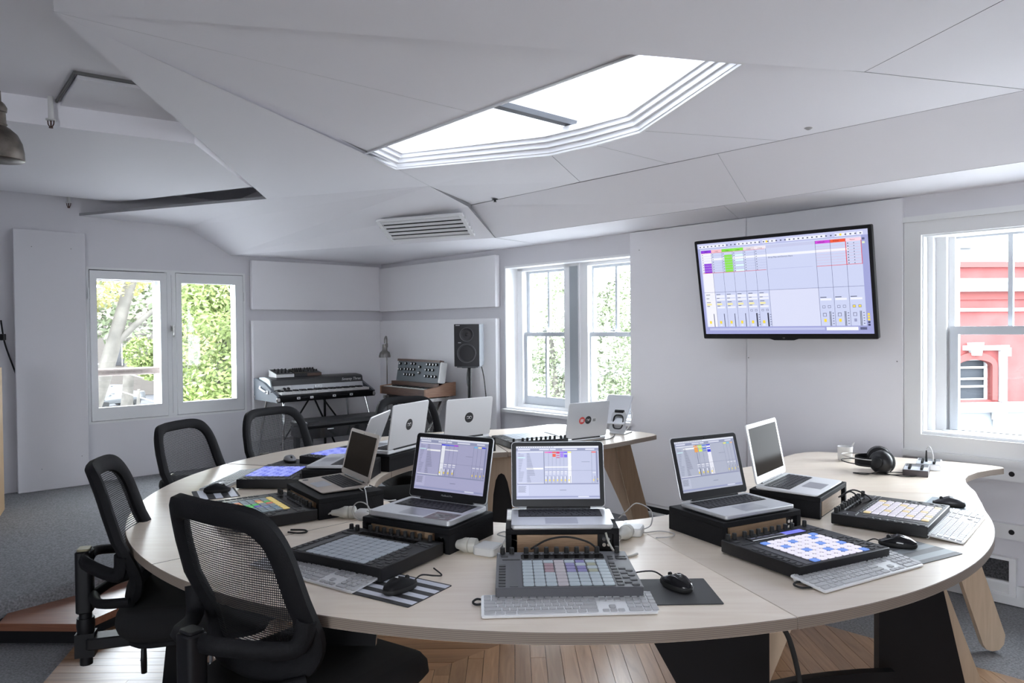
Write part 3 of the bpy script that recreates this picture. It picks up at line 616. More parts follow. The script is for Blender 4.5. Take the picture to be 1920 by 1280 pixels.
    for x, y, z in ((.10, -.20, .29), (-.09, -.13, .30)):      # hanging adjustment paddles with a pale mark
        mb = MB(); mb.tube([(x, y, .385), (x, y, z + .05)], .008, 8)
        for k in range(5): mb.cyl((x, y, z + .055 + k * .012), (x, y, z + .06 + k * .012), .011, n=8)
        L = [[(x + hw * math.cos(2 * math.pi * i / 12), y + .009 * math.sin(2 * math.pi * i / 12), zz) for i in range(12)] for zz, hw in ((z - .035, .010), (z - .025, .022), (z, .026), (z + .025, .022), (z + .05, .011))]
        mb.loft(L); pd = obj('lever', mb, M_black, t, smooth=50)
        mb = MB(); mb.box((x - .003, y - .0098, z - .002), (.004, .001, .03)); mb.box((x + .004, y - .0098, z + .012), (.012, .001, .004)); obj('mark', mb, M_swhite0, pd, smooth=0)
    mb = MB(); mb.cyl((0, 0, .09), (0, 0, .22), .028, n=16); mb.cyl((0, 0, .2), (0, 0, .345), .016, n=12, mi=1); obj('gas_lift', mb, [M_black, M_chrome], t)
    for k in range(5):
        a = R(90 + 72 * k); d = Vector((math.cos(a), math.sin(a), 0)); n_ = Vector((-d.y, d.x, 0))
        mb = MB(); L = []
        for r_, wd, zt, zb in ((.02, .03, .115, .07), (.12, .026, .105, .072), (.24, .02, .088, .066), (.29, .016, .082, .066)):
            c = d * r_; L.append([tuple(c + n_ * wd + Vector((0, 0, zb))), tuple(c + n_ * wd * .7 + Vector((0, 0, zt))), tuple(c - n_ * wd * .7 + Vector((0, 0, zt))), tuple(c - n_ * wd + Vector((0, 0, zb)))])
        mb.loft(L); lg = obj('base_leg', mb, M_black, t, smooth=40)
        mb = MB()
        for s in (-1, 1): mb.cyl(d * .275 + n_ * s * .008 + Vector((0, 0, .027)), d * .275 + n_ * s * .026 + Vector((0, 0, .027)), .027, n=14)
        mb.cyl(d * .285 + Vector((0, 0, .03)), d * .285 + Vector((0, 0, .07)), .008, n=8); obj('caster', mb, M_rubber, lg)
    return t
def face(deg): return R(deg - 90)
def chairat(x, y, deg, k=.30):      # x, y = middle of the backrest top
    d = Vector((math.cos(R(deg)), math.sin(R(deg)), 0)); return (x + d.x * k, y + d.y * k, 0), face(deg)
make_chair('black mesh chair nearest the camera, seen from behind, tucked under the front desk edge', *chairat(-.722, 1.782, 56, .33), .535, .997, -.04, 1.0, .054)
make_chair('black mesh chair at the far left of the ring, seen side-on beside the wooden step', *chairat(-1.40, 2.53, 17, .33), .50, .965, -.04, .93, .05)
ch0 = make_chair('black mesh chair in front of the casement window, behind the striped mouse mat', *chairat(-1.735, 3.83, -13))
l, r_ = chairat(-1.465, 4.46, -34); dup(ch0, 'black mesh chair standing in front of the left end of the stage piano', l, r_, 'mesh-backed office chairs')
l, r_ = chairat(-.75, 5.12, -62); dup(ch0, 'black mesh chair half hidden behind silver laptop, below the wooden synthesizer', l, r_, 'mesh-backed office chairs')

stl = thing('stool', 'black padded swivel stool under the back desk, seen through the open ring', 'stool', (-.60, 4.20, 0), R(20))
for ch in list(ch0.children):
    if ch.name.split('.')[0] in ('seat', 'seat_pan', 'gas_lift', 'base_leg'):
        c = ch.copy(); C.objects.link(c); c.parent = stl; kids(c, ch)

# ================================================================ COMPUTERS
GREY = (190, 196, 224)
def ui_session(heads, clips, sel, right, browser=.33, bg=GREY, dim=1., band=.39, x0=.345, x1=.67, detail=.71):
    q = lambda c: tuple(min(255, int(k * dim)) for k in c); o = []
    def r(a, b, c, d, col, l=1): o.append((a, 1 - d, c, 1 - b, q(col), l))
    r(0, 0, 1, 1, bg, 0); r(0, 0, 1, .034, (232, 236, 250)); r(0, .034, 1, .092, (150, 156, 186))
    for i in range(16): r(.02 + i * .028, .012, .035 + i * .028, .022, (60, 62, 80), 2)
    for a, b in ((.02, .17), (.28, .40), (.41, .48), (.56, .74), (.84, .95)): r(a, .05, b, .075, (225, 228, 245), 2)
    r(.01, .10, .12 if browser < .4 else .2, .70, tuple(k + 6 for k in bg), 1); r(.02, .10, browser, .115, (236, 240, 252), 2)
    for i in range(22):
        r(.025, .135 + i * .025, .05 + (i * 37 % 40) * .0012, .141 + i * .025, (110, 115, 140), 2)
        r(.13, .135 + i * .0255, .16 + (i * 53 % 50) * .0014, .142 + i * .0255, (100, 104, 128), 2)
    r(.015, .21, .11, .225, (205, 246, 252), 3); r(.125, band + .02, browser - .005, band + .05, (250, 252, 255), 1)
    r(.02, .695, browser, .71, (238, 240, 252), 2); r(browser + .003, .095, browser + .010, .71, (105, 110, 140), 2)
    n = len(heads); wd = (x1 - x0) / n
    for i, h in enumerate(heads):
        a = x0 + i * wd; b = a + wd * .93
        if i == sel: r(a, .105, b, .70, (240, 242, 252), 1)
        r(a, .105, b, .13, h, 3)
        for (u, v, c) in clips.get(i, []): r(a + wd * .08, u, b - wd * .04, v, c, 3)
        for k in range(9): r(a + wd * .02, .15 + k * .024, a + wd * .09, .156 + k * .024, (90, 94, 120), 2)
        r(b + wd * .02, .105, b + wd * .05, .70, (110, 114, 145), 2)
        r(a + wd * .1, .48, b - wd * .15, .50, (236, 238, 250), 2); r(a + wd * .1, .52, b - wd * .2, .535, (228, 230, 246), 2)
        r(a + wd * .12, .63, a + wd * .40, .665, (250, 226, 70), 3); r(a + wd * .1, .575, a + wd * .4, .625, (225, 228, 245), 2); r(a + wd * .58, .57, a + wd * .66, .70, (60, 62, 85), 3)
    r(x0, .465, 1 - .04, .469, (120, 124, 155), 2); r(x0, band, x1, band + .018, (246, 248, 255), 2)
    r(x1 + .12, .30, x1 + .22, .305, (100, 104, 130), 2)
    for i, h in enumerate(right):
        a = .97 - (len(right) - i) * .055; r(a, .105, a + .05, .13, h, 3); r(a - .003, .105, a, .70, (110, 114, 145), 2)
        r(a + .01, .63, a + .022, .665, (250, 226, 70), 3); r(a + .03, .57, a + .034, .70, (60, 62, 85), 3); r(a + .006, .5, a + .045, .515, (236, 238, 250), 2)
    r(.965, .10, .985, .69, (135, 140, 175), 2); r(.974, .62, .984, .64, (250, 226, 70), 3)
    r(.01, .705, .99, .725, (140, 145, 178), 3); r(.015, .735, .15, .93, tuple(k + 14 for k in bg), 2); r(.16, .735, .985, .93, tuple(k + 4 for k in bg), 2)
    for i in range(7): r(.022, .755 + i * .018, .12 - (i * 31 % 20) * .001, .761 + i * .018, (80, 84, 105), 3)
    r(.52, .83, .60, .838, (110, 114, 140), 3); r(.0, .945, 1, .97, (150, 156, 195), 3); r(.74, .948, .87, .966, (228, 232, 250), 4)
    return o
def swirl(parent, M, s, mt):           # the rounded double-loop emblem printed on the stickers
    mb = MB(); 
    for sx in (-1, 1):
        p = [Vector((sx * s * (.27 + .24 * math.cos(a)), s * .22 * math.sin(a), 0)) for a in [R(150 if sx > 0 else 30) + sx * -1 * R(i * 15) for i in range(0, 21)]]
        mb.tube(p, s * .06, 6, flat=.25)
    mb.tube([(-s * .1, -s * .2, 0), (0, 0, 0), (s * .1, s * .2, 0)], s * .06, 6, flat=.25)
    mb.v = [tuple(M @ Vector(p)) for p in mb.v]; return obj('emblem', mb, mt, parent)
M_key = mat('laptop_key', (.02, .02, .023), .45)
KEYW = {}
def keymesh(w_, d_, h_, m, nm):
    k = (nm, round(w_, 4), round(d_, 4))
    if k not in KEYW:
        mb = MB(); mb.rbox((0, 0, h_ / 2), (w_, d_, h_), min(w_, d_) * .16, h_ * .3, seg=1, chb=0); me = bpy.data.meshes.new('key'); me.from_pydata(mb.v, [], mb.f); me.materials.append(m); KEYW[k] = me
    return KEYW[k]
LROWS = [([1] * 14, .55), ([1] * 13 + [1.55], 1), ([1.55] + [1] * 13, 1), ([1.8] + [1] * 11 + [1.8], 1), ([2.3] + [1] * 10 + [2.3], 1), ([1, 1, 1, 1.3, 5.2, 1.3, 1, 1, 1, 1], 1)]
def laptop(label, loc, rz, size=(.325, .227), th=(.014, .014), lid=105, bezel='black', ui=None, keys='one', back=None, word=None, group='open laptops on the ring of desks', off_col=None, alu=None):
    w_, d_ = size; a = alu or M_alu
    t = thing('laptop', label, 'laptop', loc, rz, group)
    mb = MB(); L = []
    for ins, zb in ((.006, 0), (0, .004)): pass
    mb.rbox((0, 0, th[0] / 2), (w_, d_, th[0]), .012, .0015, seg=3, chb=.005)
    if th[1] != th[0]: mb.v = [(x, y, z * (th[1] + (th[0] - th[1]) * (y / d_ + .5)) / th[0]) for x, y, z in mb.v]
    obj('base', mb, a, t)
    zs = lambda y: th[1] + (th[0] - th[1]) * (y / d_ + .5); slope = math.atan2(th[0] - th[1], d_)
    def flat(mb, z): mb.v = [(x, y, q + zs(y) + z) for x, y, q in mb.v]; return mb
    kw, kd, ky = .84 * w_, .40 * d_, .18 * d_
    mb = MB(); mb.rbox((0, ky, 0), (kw + .006, kd + .006, .0006), .004, 0); obj('key_well', flat(mb, .0), mat('key_well', (.015, .015, .017), .6), t)
    mb = MB(); mb.rbox((0, -.26 * d_, 0), (.105 * w_ / .325, .072 * d_ / .227, .0006), .004, 0); obj('trackpad', flat(mb, .0), mat('trackpad', (.50, .51, .54), .3, .6), t)
    y = ky + kd / 2; tot = sum(r[1] for r in LROWS); u = kd / tot; allk = MB()
    for ws, hh in LROWS:
        x = -kw / 2; ux = kw / sum(ws); y -= u * hh / 2
        for q in ws:
            if keys == 'one': o = obj('key', None, None, t, (x + ux * q / 2, y, zs(y) + .0006), (slope, 0, 0), me=keymesh(ux * q - .0026, u * hh - .0026, .0016, M_key, 'lap'))
            else: allk.rbox((x + ux * q / 2, y, zs(y) + .0012), (ux * q - .0026, u * hh - .0026, .0014), .002, 0, seg=1)
            x += ux * q
        y -= u * hh / 2
    if keys != 'one': tag(obj('keys', allk, M_key, t, smooth=0), kind='stuff')
    mb = MB(); mb.cyl((-w_ * .34, d_ / 2 - .004, th[0] + .001), (w_ * .34, d_ / 2 - .004, th[0] + .001), .006, n=10); obj('hinge', mb, M_black, t)
    # lid
    mb = MB(); mb.rbox((0, d_ / 2, 0), (w_, d_, .006), .012, .0012, seg=3, chb=.002)
    ld = obj('lid', mb, a, t, (0, d_ / 2 - .004, th[0] + .003), (R(180 - lid), 0, 0))
    dx, dy, cy = .286 * w_ / .32 / 2, .179 * d_ / .222 / 2, d_ * .525
    mb = MB(); mb.rbox((0, d_ / 2, .0032), (w_ - .004, d_ - .004, .0008), .011, 0); obj('bezel', mb, M_black if bezel == 'black' else a, ld)
    if ui:
        M = Matrix.Translation((-dx, cy - dy, .0038)) @ Matrix.Diagonal((2 * dx, 2 * dy, 1, 1)); sheet('display', ui, ld, M, M_scr)
    else:
        mb = MB(); mb.box((0, cy, .0038), (2 * dx, 2 * dy, .0006)); obj('display', mb, M_scroff, ld)
    if word: text(word, .0085, ld, Matrix.Translation((0, d_ * .062, .0041)), mat('word_grey', (.45, .45, .46), .5))
    mb = MB(); mb.cyl((0, d_ - .010, .0035), (0, d_ - .010, .0042), .002, n=8); obj('webcam', mb, M_dglass, ld)
    if back: back(ld, Matrix.Translation((0, d_ / 2, -.0032)) @ Euler((0, math.pi, 0)).to_matrix().to_4x4() @ Matrix.Rotation(0, 4, 'Z'))
    return t
M_sblack = mat('sticker_black', (.03, .03, .033), .45); M_swhite = mat('sticker_white', (.85, .85, .85), .5); M_sred = mat('sticker_red', (.62, .06, .05), .5); M_sgrey = mat('sticker_pale', (.66, .67, .68), .45)
def sticker(ld, M, x, y, r, m, kind):
    mb = MB(); disc(mb, (x, y, 0), r, 24, 0, M, .0004); o = obj('sticker', mb, m, ld)
    Mt = M @ Matrix.Translation((x, y, .0006))
    if kind == 'swirl': swirl(o, Mt, r * 1.15, M_swhite)
    elif kind == 'lines':
        L = MB()
        for k in range(3): L.box((x, y + (k - 1) * r * .28, .0006), (r * 1.05, r * .16, .0003), 0, M)
        obj('print_lines', L, M_swhite if m is M_sred else M_sblack, o, smooth=0)
def back_swirl(ld, M): sticker(ld, M, 0, .0, .029, M_sblack, 'swirl')
def back_three(ld, M): sticker(ld, M, .048, -.003, .021, M_sgrey, 'lines'); sticker(ld, M, .0, .0, .025, M_sblack, 'swirl'); sticker(ld, M, -.049, .0, .023, M_sred, 'lines')
def back_logo(ld, M):
    mb = MB(); pts = []
    mb.prism([(.017 * math.copysign(abs(math.cos(a)) ** .8, math.cos(a)) * (1 - .12 * math.sin(a)), .019 * math.sin(a) - (.002 if abs(math.cos(a)) < .25 else 0)) for a in [2 * math.pi * i / 24 for i in range(24)]], 0, .0004, 0, M)
    mb.prism([(0, .021), (.003, .030), (.010, .034), (.008, .026)], 0, .0004, 0, M); obj('fruit_emblem', mb, M_swhite, ld, smooth=0)
RH = .078
# colours for the session columns of the lit screens
UI_C = ui_session([(230, 120, 190), (225, 60, 200), (235, 80, 60), (220, 40, 110), (150, 100, 230), (110, 90, 235), (250, 245, 130)], {2: [(.145, .205, (235, 90, 70))], 3: [(.13, .145, (220, 60, 130)), (.17, .185, (215, 40, 120)), (.21, .225, (210, 50, 130))], 4: [(.135, .215, (165, 130, 235))], 5: [(.16, .215, (120, 105, 235))]}, 6, [(235, 110, 110)])
UI_L = ui_session([(60, 60, 235), (80, 100, 240), (110, 110, 235), (175, 70, 225)], {}, 0, [(110, 190, 240), (240, 235, 190), (60, 80, 230)], bg=(172, 172, 206), dim=.92, x0=.335, x1=.58, band=.20, detail=.66)
UI_R = ui_session([(235, 150, 60), (180, 225, 80), (70, 120, 220), (40, 50, 220)], {0: [(.14, .24, (240, 165, 80))], 1: [(.14, .17, (215, 245, 90)), (.19, .235, (220, 250, 80))], 2: [(.165, .20, (90, 130, 215)), (.22, .235, (80, 120, 210))], 3: [(.165, .185, (50, 50, 220)), (.205, .26, (40, 50, 220))]}, 3, [(235, 240, 110), (110, 200, 235), (230, 190, 150)], bg=(178, 184, 204), dim=.95, x0=.30, x1=.58, band=.12)
Z0 = ZT + RH
lap_c = laptop('open laptop facing the camera in the middle of the front desk, screen lit', (.150, 2.374, Z0 + .003), R(-.4), (.314, .219), (.015, .015), 104, ui=UI_C)
lap_l = laptop('open laptop with lit lilac screen and a printed sticker on its palm rest', (-.286, 2.479, Z0 + .003), R(-29.5), (.325, .227), (.02, .02), 104, ui=UI_L, word='MacBook Pro')
rs = [(.06, -.113, .155, -.03, (120, 105, 108), 1)] + [(.06 + rnd.random() * .085, -.112 + rnd.random() * .07, 0, 0, (60 + int(rnd.random() * 110),) * 3, 2 + i) for i in range(22)]
rs = [(a, b, a + .012 + .0005 * i if c == 0 else c, b + .008 if d == 0 else d, col, l) for i, (a, b, c, d, col, l) in enumerate(rs)]
sheet('palm_sticker', rs, lap_l, Matrix.Translation((0, 0, .0208)), M_print, 2e-5)
lap_r1 = laptop('open laptop with lit grey screen and orange clips, left one on the right desk', (.763, 2.521, Z0 + .003), R(28.5), (.314, .219), (.015, .015), 106, ui=UI_R)
lap_r2 = laptop('thin silver-rimmed laptop with a dark reflecting screen, right one on the right desk', (1.109, 2.862, Z0 + .003), R(51), (.325, .227), (.014, .007), 101, bezel='silver', keys='many', word='MacBook Air', alu=M_alul)
M_gold = mat('warm_aluminium', (.56, .49, .43), .4, .4)
lap_ll = laptop('small laptop with dark screen and warm gold rim, facing the left side of the ring', (-.724, 2.966, Z0 + .003), R(303.2), (.300, .192), (.013, .006), 105, bezel='silver', keys='many', word='MacBook Air', alu=mat('warm_silver', (.50, .44, .385), .42, .4))
sw = MB(); disc(sw, (-.115, -.075, .0075), .012, 20, 0, None, .0005); obj('round_sticker', sw, M_sblack, lap_ll)
lap_l2 = laptop('silver laptop turned away at left, its lid half hidden behind the gold-rimmed one', (-.80, 3.46, Z0 + .003), R(264), (.325, .227), (.016, .012), 111, keys='many', back=back_logo)
lap_m1 = laptop('silver laptop seen from behind with one black round sticker, in front of the mesh chair', (-.648, 3.84, Z0 + .003), R(244), (.325, .227), (.02, .02), 100, keys='many', back=back_swirl, alu=M_alul)
lap_m2 = laptop('silver laptop seen from behind with one black round sticker, below the loudspeaker', (-.322, 4.219, Z0 + .003), R(219), (.314, .219), (.016, .016), 99, keys='many', back=back_swirl, alu=M_alul)
lap_m3 = laptop('silver laptop seen from behind with red, black and pale stickers, beside the tablet', (.392, 4.68, ZT + .001), R(214), (.325, .227), (.016, .016), 100, keys='many', back=back_three)
# ---- black laptop risers with oak fronts
def riser(label, loc, rz, w_=.352, d_=.262, h=RH, oak=(-.40, .31), side_open=False):
    t = thing('laptop_riser', label, 'stand', loc, rz, 'black laptop risers with an oak front')
    mb = MB(); mb.rbox((0, 0, h - .009), (w_, d_, .018), .003, .0015); mb.box((-w_ / 2 + .009, 0, (h - .018) / 2), (.018, d_ - .002, h - .018)); mb.box((w_ / 2 - .009, 0, (h - .018) / 2), (.018, d_ - .002, h - .018)); mb.box((0, d_ / 2 - .012, (h - .018) / 2), (w_ - .036, .018, h - .018)); mb.box((0, -.005, .003), (w_ - .036, d_ - .02, .006))
    obj('case', mb, M_blackm, t, smooth=0)
    mb = MB(); mb.box(((oak[0] + oak[1]) / 2 * w_, -d_ / 2 + .010, (h - .018) / 2 + .001), ((oak[1] - oak[0]) * w_, .012, h - .024)); obj('oak_front', mb, M_oak, t, smooth=0)
    mb = MB(); mb.box(((oak[1] + .445) / 2 * w_, -d_ / 2 + .02, (h - .018) / 2), ((.445 - oak[1]) * w_, .008, h - .02)); p = obj('jack_panel', mb, M_black, t, smooth=0)
    mb = MB()
    for z in (.042, .024): mb.cyl((w_ * .37, -d_ / 2 + .016, z), (w_ * .37, -d_ / 2 + .010, z), .006, n=8); mb.cyl((w_ * .41, -d_ / 2 + .016, z), (w_ * .41, -d_ / 2 + .010, z), .005, n=8)
    obj('jack', mb, M_chrome, p); return t
riser('black riser with oak front under the middle front laptop', (.152, 2.42, ZT), R(-.5))
bb = MB(); bb.rbox((-.159, .035, RH + .002), (.03, .13, .004), .002, .0005); bb.rbox((.159, .035, RH + .002), (.03, .13, .004), .002, .0005); obj('steel_bracket', bb, M_steel, bpy.data.objects['laptop_riser'])
riser('black riser with oak front under the laptop with the printed palm-rest sticker', (-.287, 2.488, ZT), R(-30))
riser('black riser with oak front under the laptop with orange clips on screen', (.757, 2.535, ZT), R(28))
riser('black riser with pale oak front under the dark-screened thin laptop at right', (1.115, 2.885, ZT), R(51.5))
riser('black riser with oak front under the small gold-rimmed laptop', (-.713, 2.938, ZT), R(305.5))
riser('black riser under the silver laptop half hidden behind the gold-rimmed one', (-.795, 3.455, ZT), R(264))
riser('black riser under the sticker laptop in front of the mesh chair', (-.648, 3.845, ZT), R(244))
riser('black riser under the sticker laptop below the loudspeaker', (-.318, 4.225, ZT), R(219))

# ---- pad controllers
PADME = None
def padmat(c, glow, e=1.): return mat('pad_%d_%d_%d_%d' % (*c, int(glow * 100)), tuple(q * (.12 if glow > .4 else .6) for q in s8(*c)) if glow else s8(*c), .45, emit=s8(*c) if glow else None, estr=glow * SCR)
def controller(label, loc, rz, gen=2, pads=None, buttons_m=None, disp=None, strip=True, body=None, word=None):
    global PADME
    w_, d_, h = (.378, .304, .041) if gen == 2 else (.370, .293, .044)
    t = thing('pad_controller', label, 'controller', loc, rz, 'pad controllers on the ring of desks')
    B = body or M_black
    mb = MB(); mb.rbox((0, 0, h / 2 + .002), (w_, d_, h - .004), .005, .002, seg=2); obj('body', mb, B, t)
    mb = MB()
    for x in (-1, 1):
        for y in (-1, 1): mb.cyl((x * w_ * .42, y * d_ * .42, 0), (x * w_ * .42, y * d_ * .42, .003), .012, n=10)
    obj('rubber_feet', mb, M_rubber, t)
    px0, px1, py0, py1 = -.312 * w_, .315 * w_, -.465 * d_, .22 * d_
    if gen == 1: py0, py1 = -.47 * d_, .235 * d_
    cw, chh = (px1 - px0) / 8, (py1 - py0) / 8
    mb = MB(); mb.rbox(((px0 + px1) / 2, (py0 + py1) / 2, h), (px1 - px0 + .004, py1 - py0 + .004, .0008), .003, 0); obj('pad_bed', mb, mat('pad_bed', (.03, .03, .035), .5), t)
    if PADME is None:
        mb = MB(); mb.rbox((0, 0, .0012), (.0262, .0232, .0024), .003, .0006, seg=1, chb=0); PADME = bpy.data.meshes.new('pad'); PADME.from_pydata(mb.v, [], mb.f); PADME.materials.append(M_white)
    for j in range(8):
        for i in range(8):
            c, glow = pads(i, j); o = obj('pad', None, None, t, (px0 + cw * (i + .5), py0 + chh * (j + .5), h + .0004), me=PADME)
            k_ = .93 if c == OFFP or not glow else .84; o.scale = (cw * k_ / .0262, chh * k_ / .0232, 1); o.material_slots[0].link = 'OBJECT'; o.material_slots[0].material = padmat(c, glow)
    # display
    if gen == 2: dz = (-.315 * w_, .315 * w_, .285 * d_, .40 * d_)
    else: dz = (-.31 * w_, .31 * w_, .30 * d_, .385 * d_)
    mb = MB(); mb.rbox(((dz[0] + dz[1]) / 2, (dz[2] + dz[3]) / 2, h + .0003), (dz[1] - dz[0], dz[3] - dz[2], .0012), .002, 0); dp = obj('display_glass', mb, mat('panel_glass', (.010, .009, .009), .15, spec=.03), t)
    if disp: sheet('display', disp, dp, Matrix.Translation((dz[0] + .004, dz[2] + .003, h + .0012)) @ Matrix.Diagonal((dz[1] - dz[0] - .008, dz[3] - dz[2] - .006, 1, 1)), M_scr)
    bm = buttons_m or mat('button_black', (.03, .03, .033), .5); mb = MB()
    def btn(x, y, a, b): mb.rbox((x * w_, y * d_, h + .0008), (a, b, .0022), .0015, .0004, seg=1, chb=0)
    for k in range(8):
        cx = (px0 + cw * (k + .5)) / w_
        btn(cx, .250, cw * .8, .006); btn(cx, .425, cw * .8, .005)
        btn(.352, -.43 + k * .082, .017, .017); btn(.41 if k % 2 else .455, -.44 + k * .06, .019, .013)
        btn(-.455, -.44 + k * .075, .018, .016)
    for x in (.36, .42, .46): btn(x, .33, .016, .012); btn(x, .27, .016, .012)
    btn(-.44, .36, .02, .014); btn(-.39, .255, .05, .006)
    tag(obj('buttons', mb, bm, t, smooth=0), kind='stuff')
    if strip: mb = MB(); mb.rbox((-.375 * w_, -.14 * d_, h + .0004), (.022, .66 * d_, .0012), .003, 0); obj('touch_strip', mb, mat('strip_grey', (.05, .05, .055), .35), t)
    kx = [-.455, -.385] + [(px0 + cw * (k + .5)) / w_ for k in range(8)] + [.43 if gen == 2 else .385]
    for i, x in enumerate(kx):
        mb = MB(); mb.lathe([(.0072, 0), (.0075, .002), (.0068, .0165), (.006, .0178)], 14); obj('knob', mb, M_rubber, t, (x * w_, (.455 if (gen == 2 or i > 1) else .40) * d_, h), smooth=40)
    if word:
        text(word, .014, t, Matrix.Translation((.0, d_ / 2 + .0006, h * .5)) @ Euler((R(90), 0, R(180))).to_matrix().to_4x4(), M_swhite)
    return t
OFFP = (178, 190, 196)
def pads_c(i, j):
    r = 7 - j
    if i == 2 and r in (1, 2, 3): return ((196, 160, 170), .06)
    if i == 4 and r in (1, 2, 3): return ((156, 150, 205), .10)
    if i == 5 and r in (0, 2, 3): return ((152, 146, 208), .10)
    if i == 6 and r in (1, 3): return ((196, 200, 170), .06)
    if i == 3: return ((188, 180, 184), 0)
    return (OFFP, 0)
def pads_off(i, j): return ((178, 186, 194), 0)
BL = {(0, 0), (1, 5), (2, 3), (3, 6), (4, 2), (5, 4), (5, 1), (6, 6), (7, 3), (7, 7), (0, 7), (7, 0)}
def pads_blue(i, j): return ((110, 150, 235), .85) if (i, j) in BL else ((236, 232, 250), .86)
YL = {(0, 7), (0, 0), (7, 0), (7, 7), (2, 5), (3, 3), (1, 2), (5, 6), (4, 1), (6, 4), (2, 0), (5, 3)}
def pads_yel(i, j): return ((240, 218, 165), .72) if (i, j) in YL else ((226, 222, 238), .75)
def pads_lilac(i, j): return ((118, 130, 235), .8) if (i * 3 + j * 5) % 7 < 2 else ((150, 160, 245), .95)
PALET = {(3, 7): (90, 150, 235), (4, 7): (90, 170, 240), (2, 6): (90, 190, 110), (3, 6): (225, 120, 100), (1, 5): (230, 150, 110), (2, 5): (235, 205, 120), (5, 5): (120, 140, 180), (4, 4): (110, 100, 200), (3, 3): (80, 200, 110), (4, 3): (110, 215, 110), (2, 2): (235, 190, 110), (6, 6): (120, 150, 170)}
def pads_multi(i, j):
    if j == 7 or j == 6 and i > 8: return ((236, 212, 130), .55)
    if (i, 7 - j) in PALET or (i, j) in PALET: return (PALET.get((i, j), PALET.get((i, 7 - j))), .5)
    return ((150, 165, 172), 0)
M_pgrey = mat('controller_grey', (.085, .085, .095), .45)
DSP = [(0, 0, 1, 1, (18, 18, 24), 0), (0, 0, .62, .12, (225, 232, 245), 1), (.62, 0, 1, 1, (110, 115, 225), 1)] + [(.05 + .12 * k, .75, .13 + .12 * k, .83, (150, 155, 190), 2) for k in range(5)]
controller('grey pad controller with faint pink and violet pads in front of the middle laptop', (.14, 2.024, ZT), R(.4), 2, pads_c, body=M_pgrey, word=None)
controller('pad controller with bright white and blue lit pads on the right desk', (.878, 2.235, ZT), R(27.5), 2, pads_blue, disp=DSP)
controller('pad controller with white and amber lit pads at the far right of the desks', (1.355, 2.647, ZT), R(49.9), 2, pads_yel)
controller('black pad controller with all pads unlit pale grey, left of the front middle', (-.45, 2.245, ZT), R(329.1), 1, pads_off)
controller('black pad controller with multicoloured pads, beside the gold-rimmed laptop', (-.945, 2.78, ZT), R(305), 1, pads_multi)
controller('black pad controller with lilac-blue lit pads by the silver trackpad laptop at left', (-1.071, 3.446, ZT), R(266.8), 1, pads_lilac)
controller('black pad controller with blue lit pads at the back, behind the gold-rimmed laptop screen', (-.905, 3.965, ZT), R(243), 1, pads_lilac)
controller('black pad controller seen from behind on the back desk, beside the three-sticker laptop', (.100, 4.50, ZT), R(203), 2, pads_off, word='Ableton')

# ---- keyboards
M_keyw = mat('white_key', (.47, .475, .49), .5)
KROWS = [([1.08] * 14, .55), ([1] * 13 + [1.6], 1), ([1.6] + [1] * 13, 1), ([1.85] + [1] * 11 + [1.85], 1), ([2.35] + [1] * 10 + [2.35], 1), ([1.5, 1.2, 1.45, 6.15, 1.45, 1.2, 1.5], 1)]
def keyboard(label, loc, rz, keys='one'):
    t = thing('keyboard', label, 'keyboard', loc, rz, 'flat white aluminium keyboards', rot=(0, 0, rz))
    tilt = R(5.6)
    mb = MB(); mb.rbox((0, 0, .0035), (.432, .114, .006), .006, .001, seg=2); o = obj('base', mb, M_alul, t, (0, 0, .0062), (tilt, 0, 0))
    mb = MB(); mb.cyl((-.205, .048, .0062), (.205, .048, .0062), .0062, n=10); obj('rear_foot', mb, M_alul, t)
    allk = MB(); W0, H0 = .432, .114; bx = -W0 / 2 + .006; mw = .282; y = H0 / 2 - .006; u = (H0 - .012) / 5.55
    def put(x, yy, a, b):
        if keys == 'one': obj('key', None, None, o, (x, yy, .0065), me=keymesh(a - .0028, b - .0028, .0028, M_keyw, 'kb'))
        else: allk.rbox((x, yy, .0079), (a - .0028, b - .0028, .0028), .002, 0, seg=1)
    for r_i, (ws, hh) in enumerate(KROWS):
        x = bx; ux = mw / sum(ws); y -= u * hh / 2
        for q in ws: put(x + ux * q / 2, y, ux * q, u * hh); x += ux * q
        c = .019
        nx = bx + mw + .008
        if r_i in (0, 1, 2):
            for k in range(3): put(nx + c * (k + .5), y, c, u * hh)
        if r_i == 4: put(nx + c * 1.5, y, c, u)
        if r_i == 5:
            for k in range(3): put(nx + c * (k + .5), y - .002, c, u * .8)
        px = nx + 3 * c + .008
        if r_i < 5:
            for k in range(4):
                if r_i == 4 and k == 3: put(px + c * 3.5, y - u / 2, c, u * 2); continue
                put(px + c * (k + .5), y, c, u * hh)
        else: put(px + c, y, c * 2, u); put(px + c * 2.5, y, c, u)
        y -= u * hh / 2
    if keys != 'one': tag(obj('keys', allk, M_keyw, o, smooth=0), kind='stuff')
    return t
keyboard('white keyboard at the front edge below the grey controller with violet pads', (.133, 1.841, ZT), R(2.6))
keyboard('white keyboard beside the blue-lit pad controller on the right desk', (.971, 2.078, ZT), R(29.5))
keyboard('white keyboard at far right beside the amber-lit pad controller', (1.525, 2.542, ZT), R(49.4))
keyboard('white keyboard partly behind the nearest chair, beside the unlit black controller', (-.577, 2.119, ZT), R(325.5))
keyboard('white keyboard along the left desk edge beside the lilac-lit controller', (-1.315, 3.46, ZT), R(266.8), 'many')
keyboard('white keyboard showing only its end, beside the back lilac-lit controller', (-1.03, 4.26, ZT), R(243), 'many')
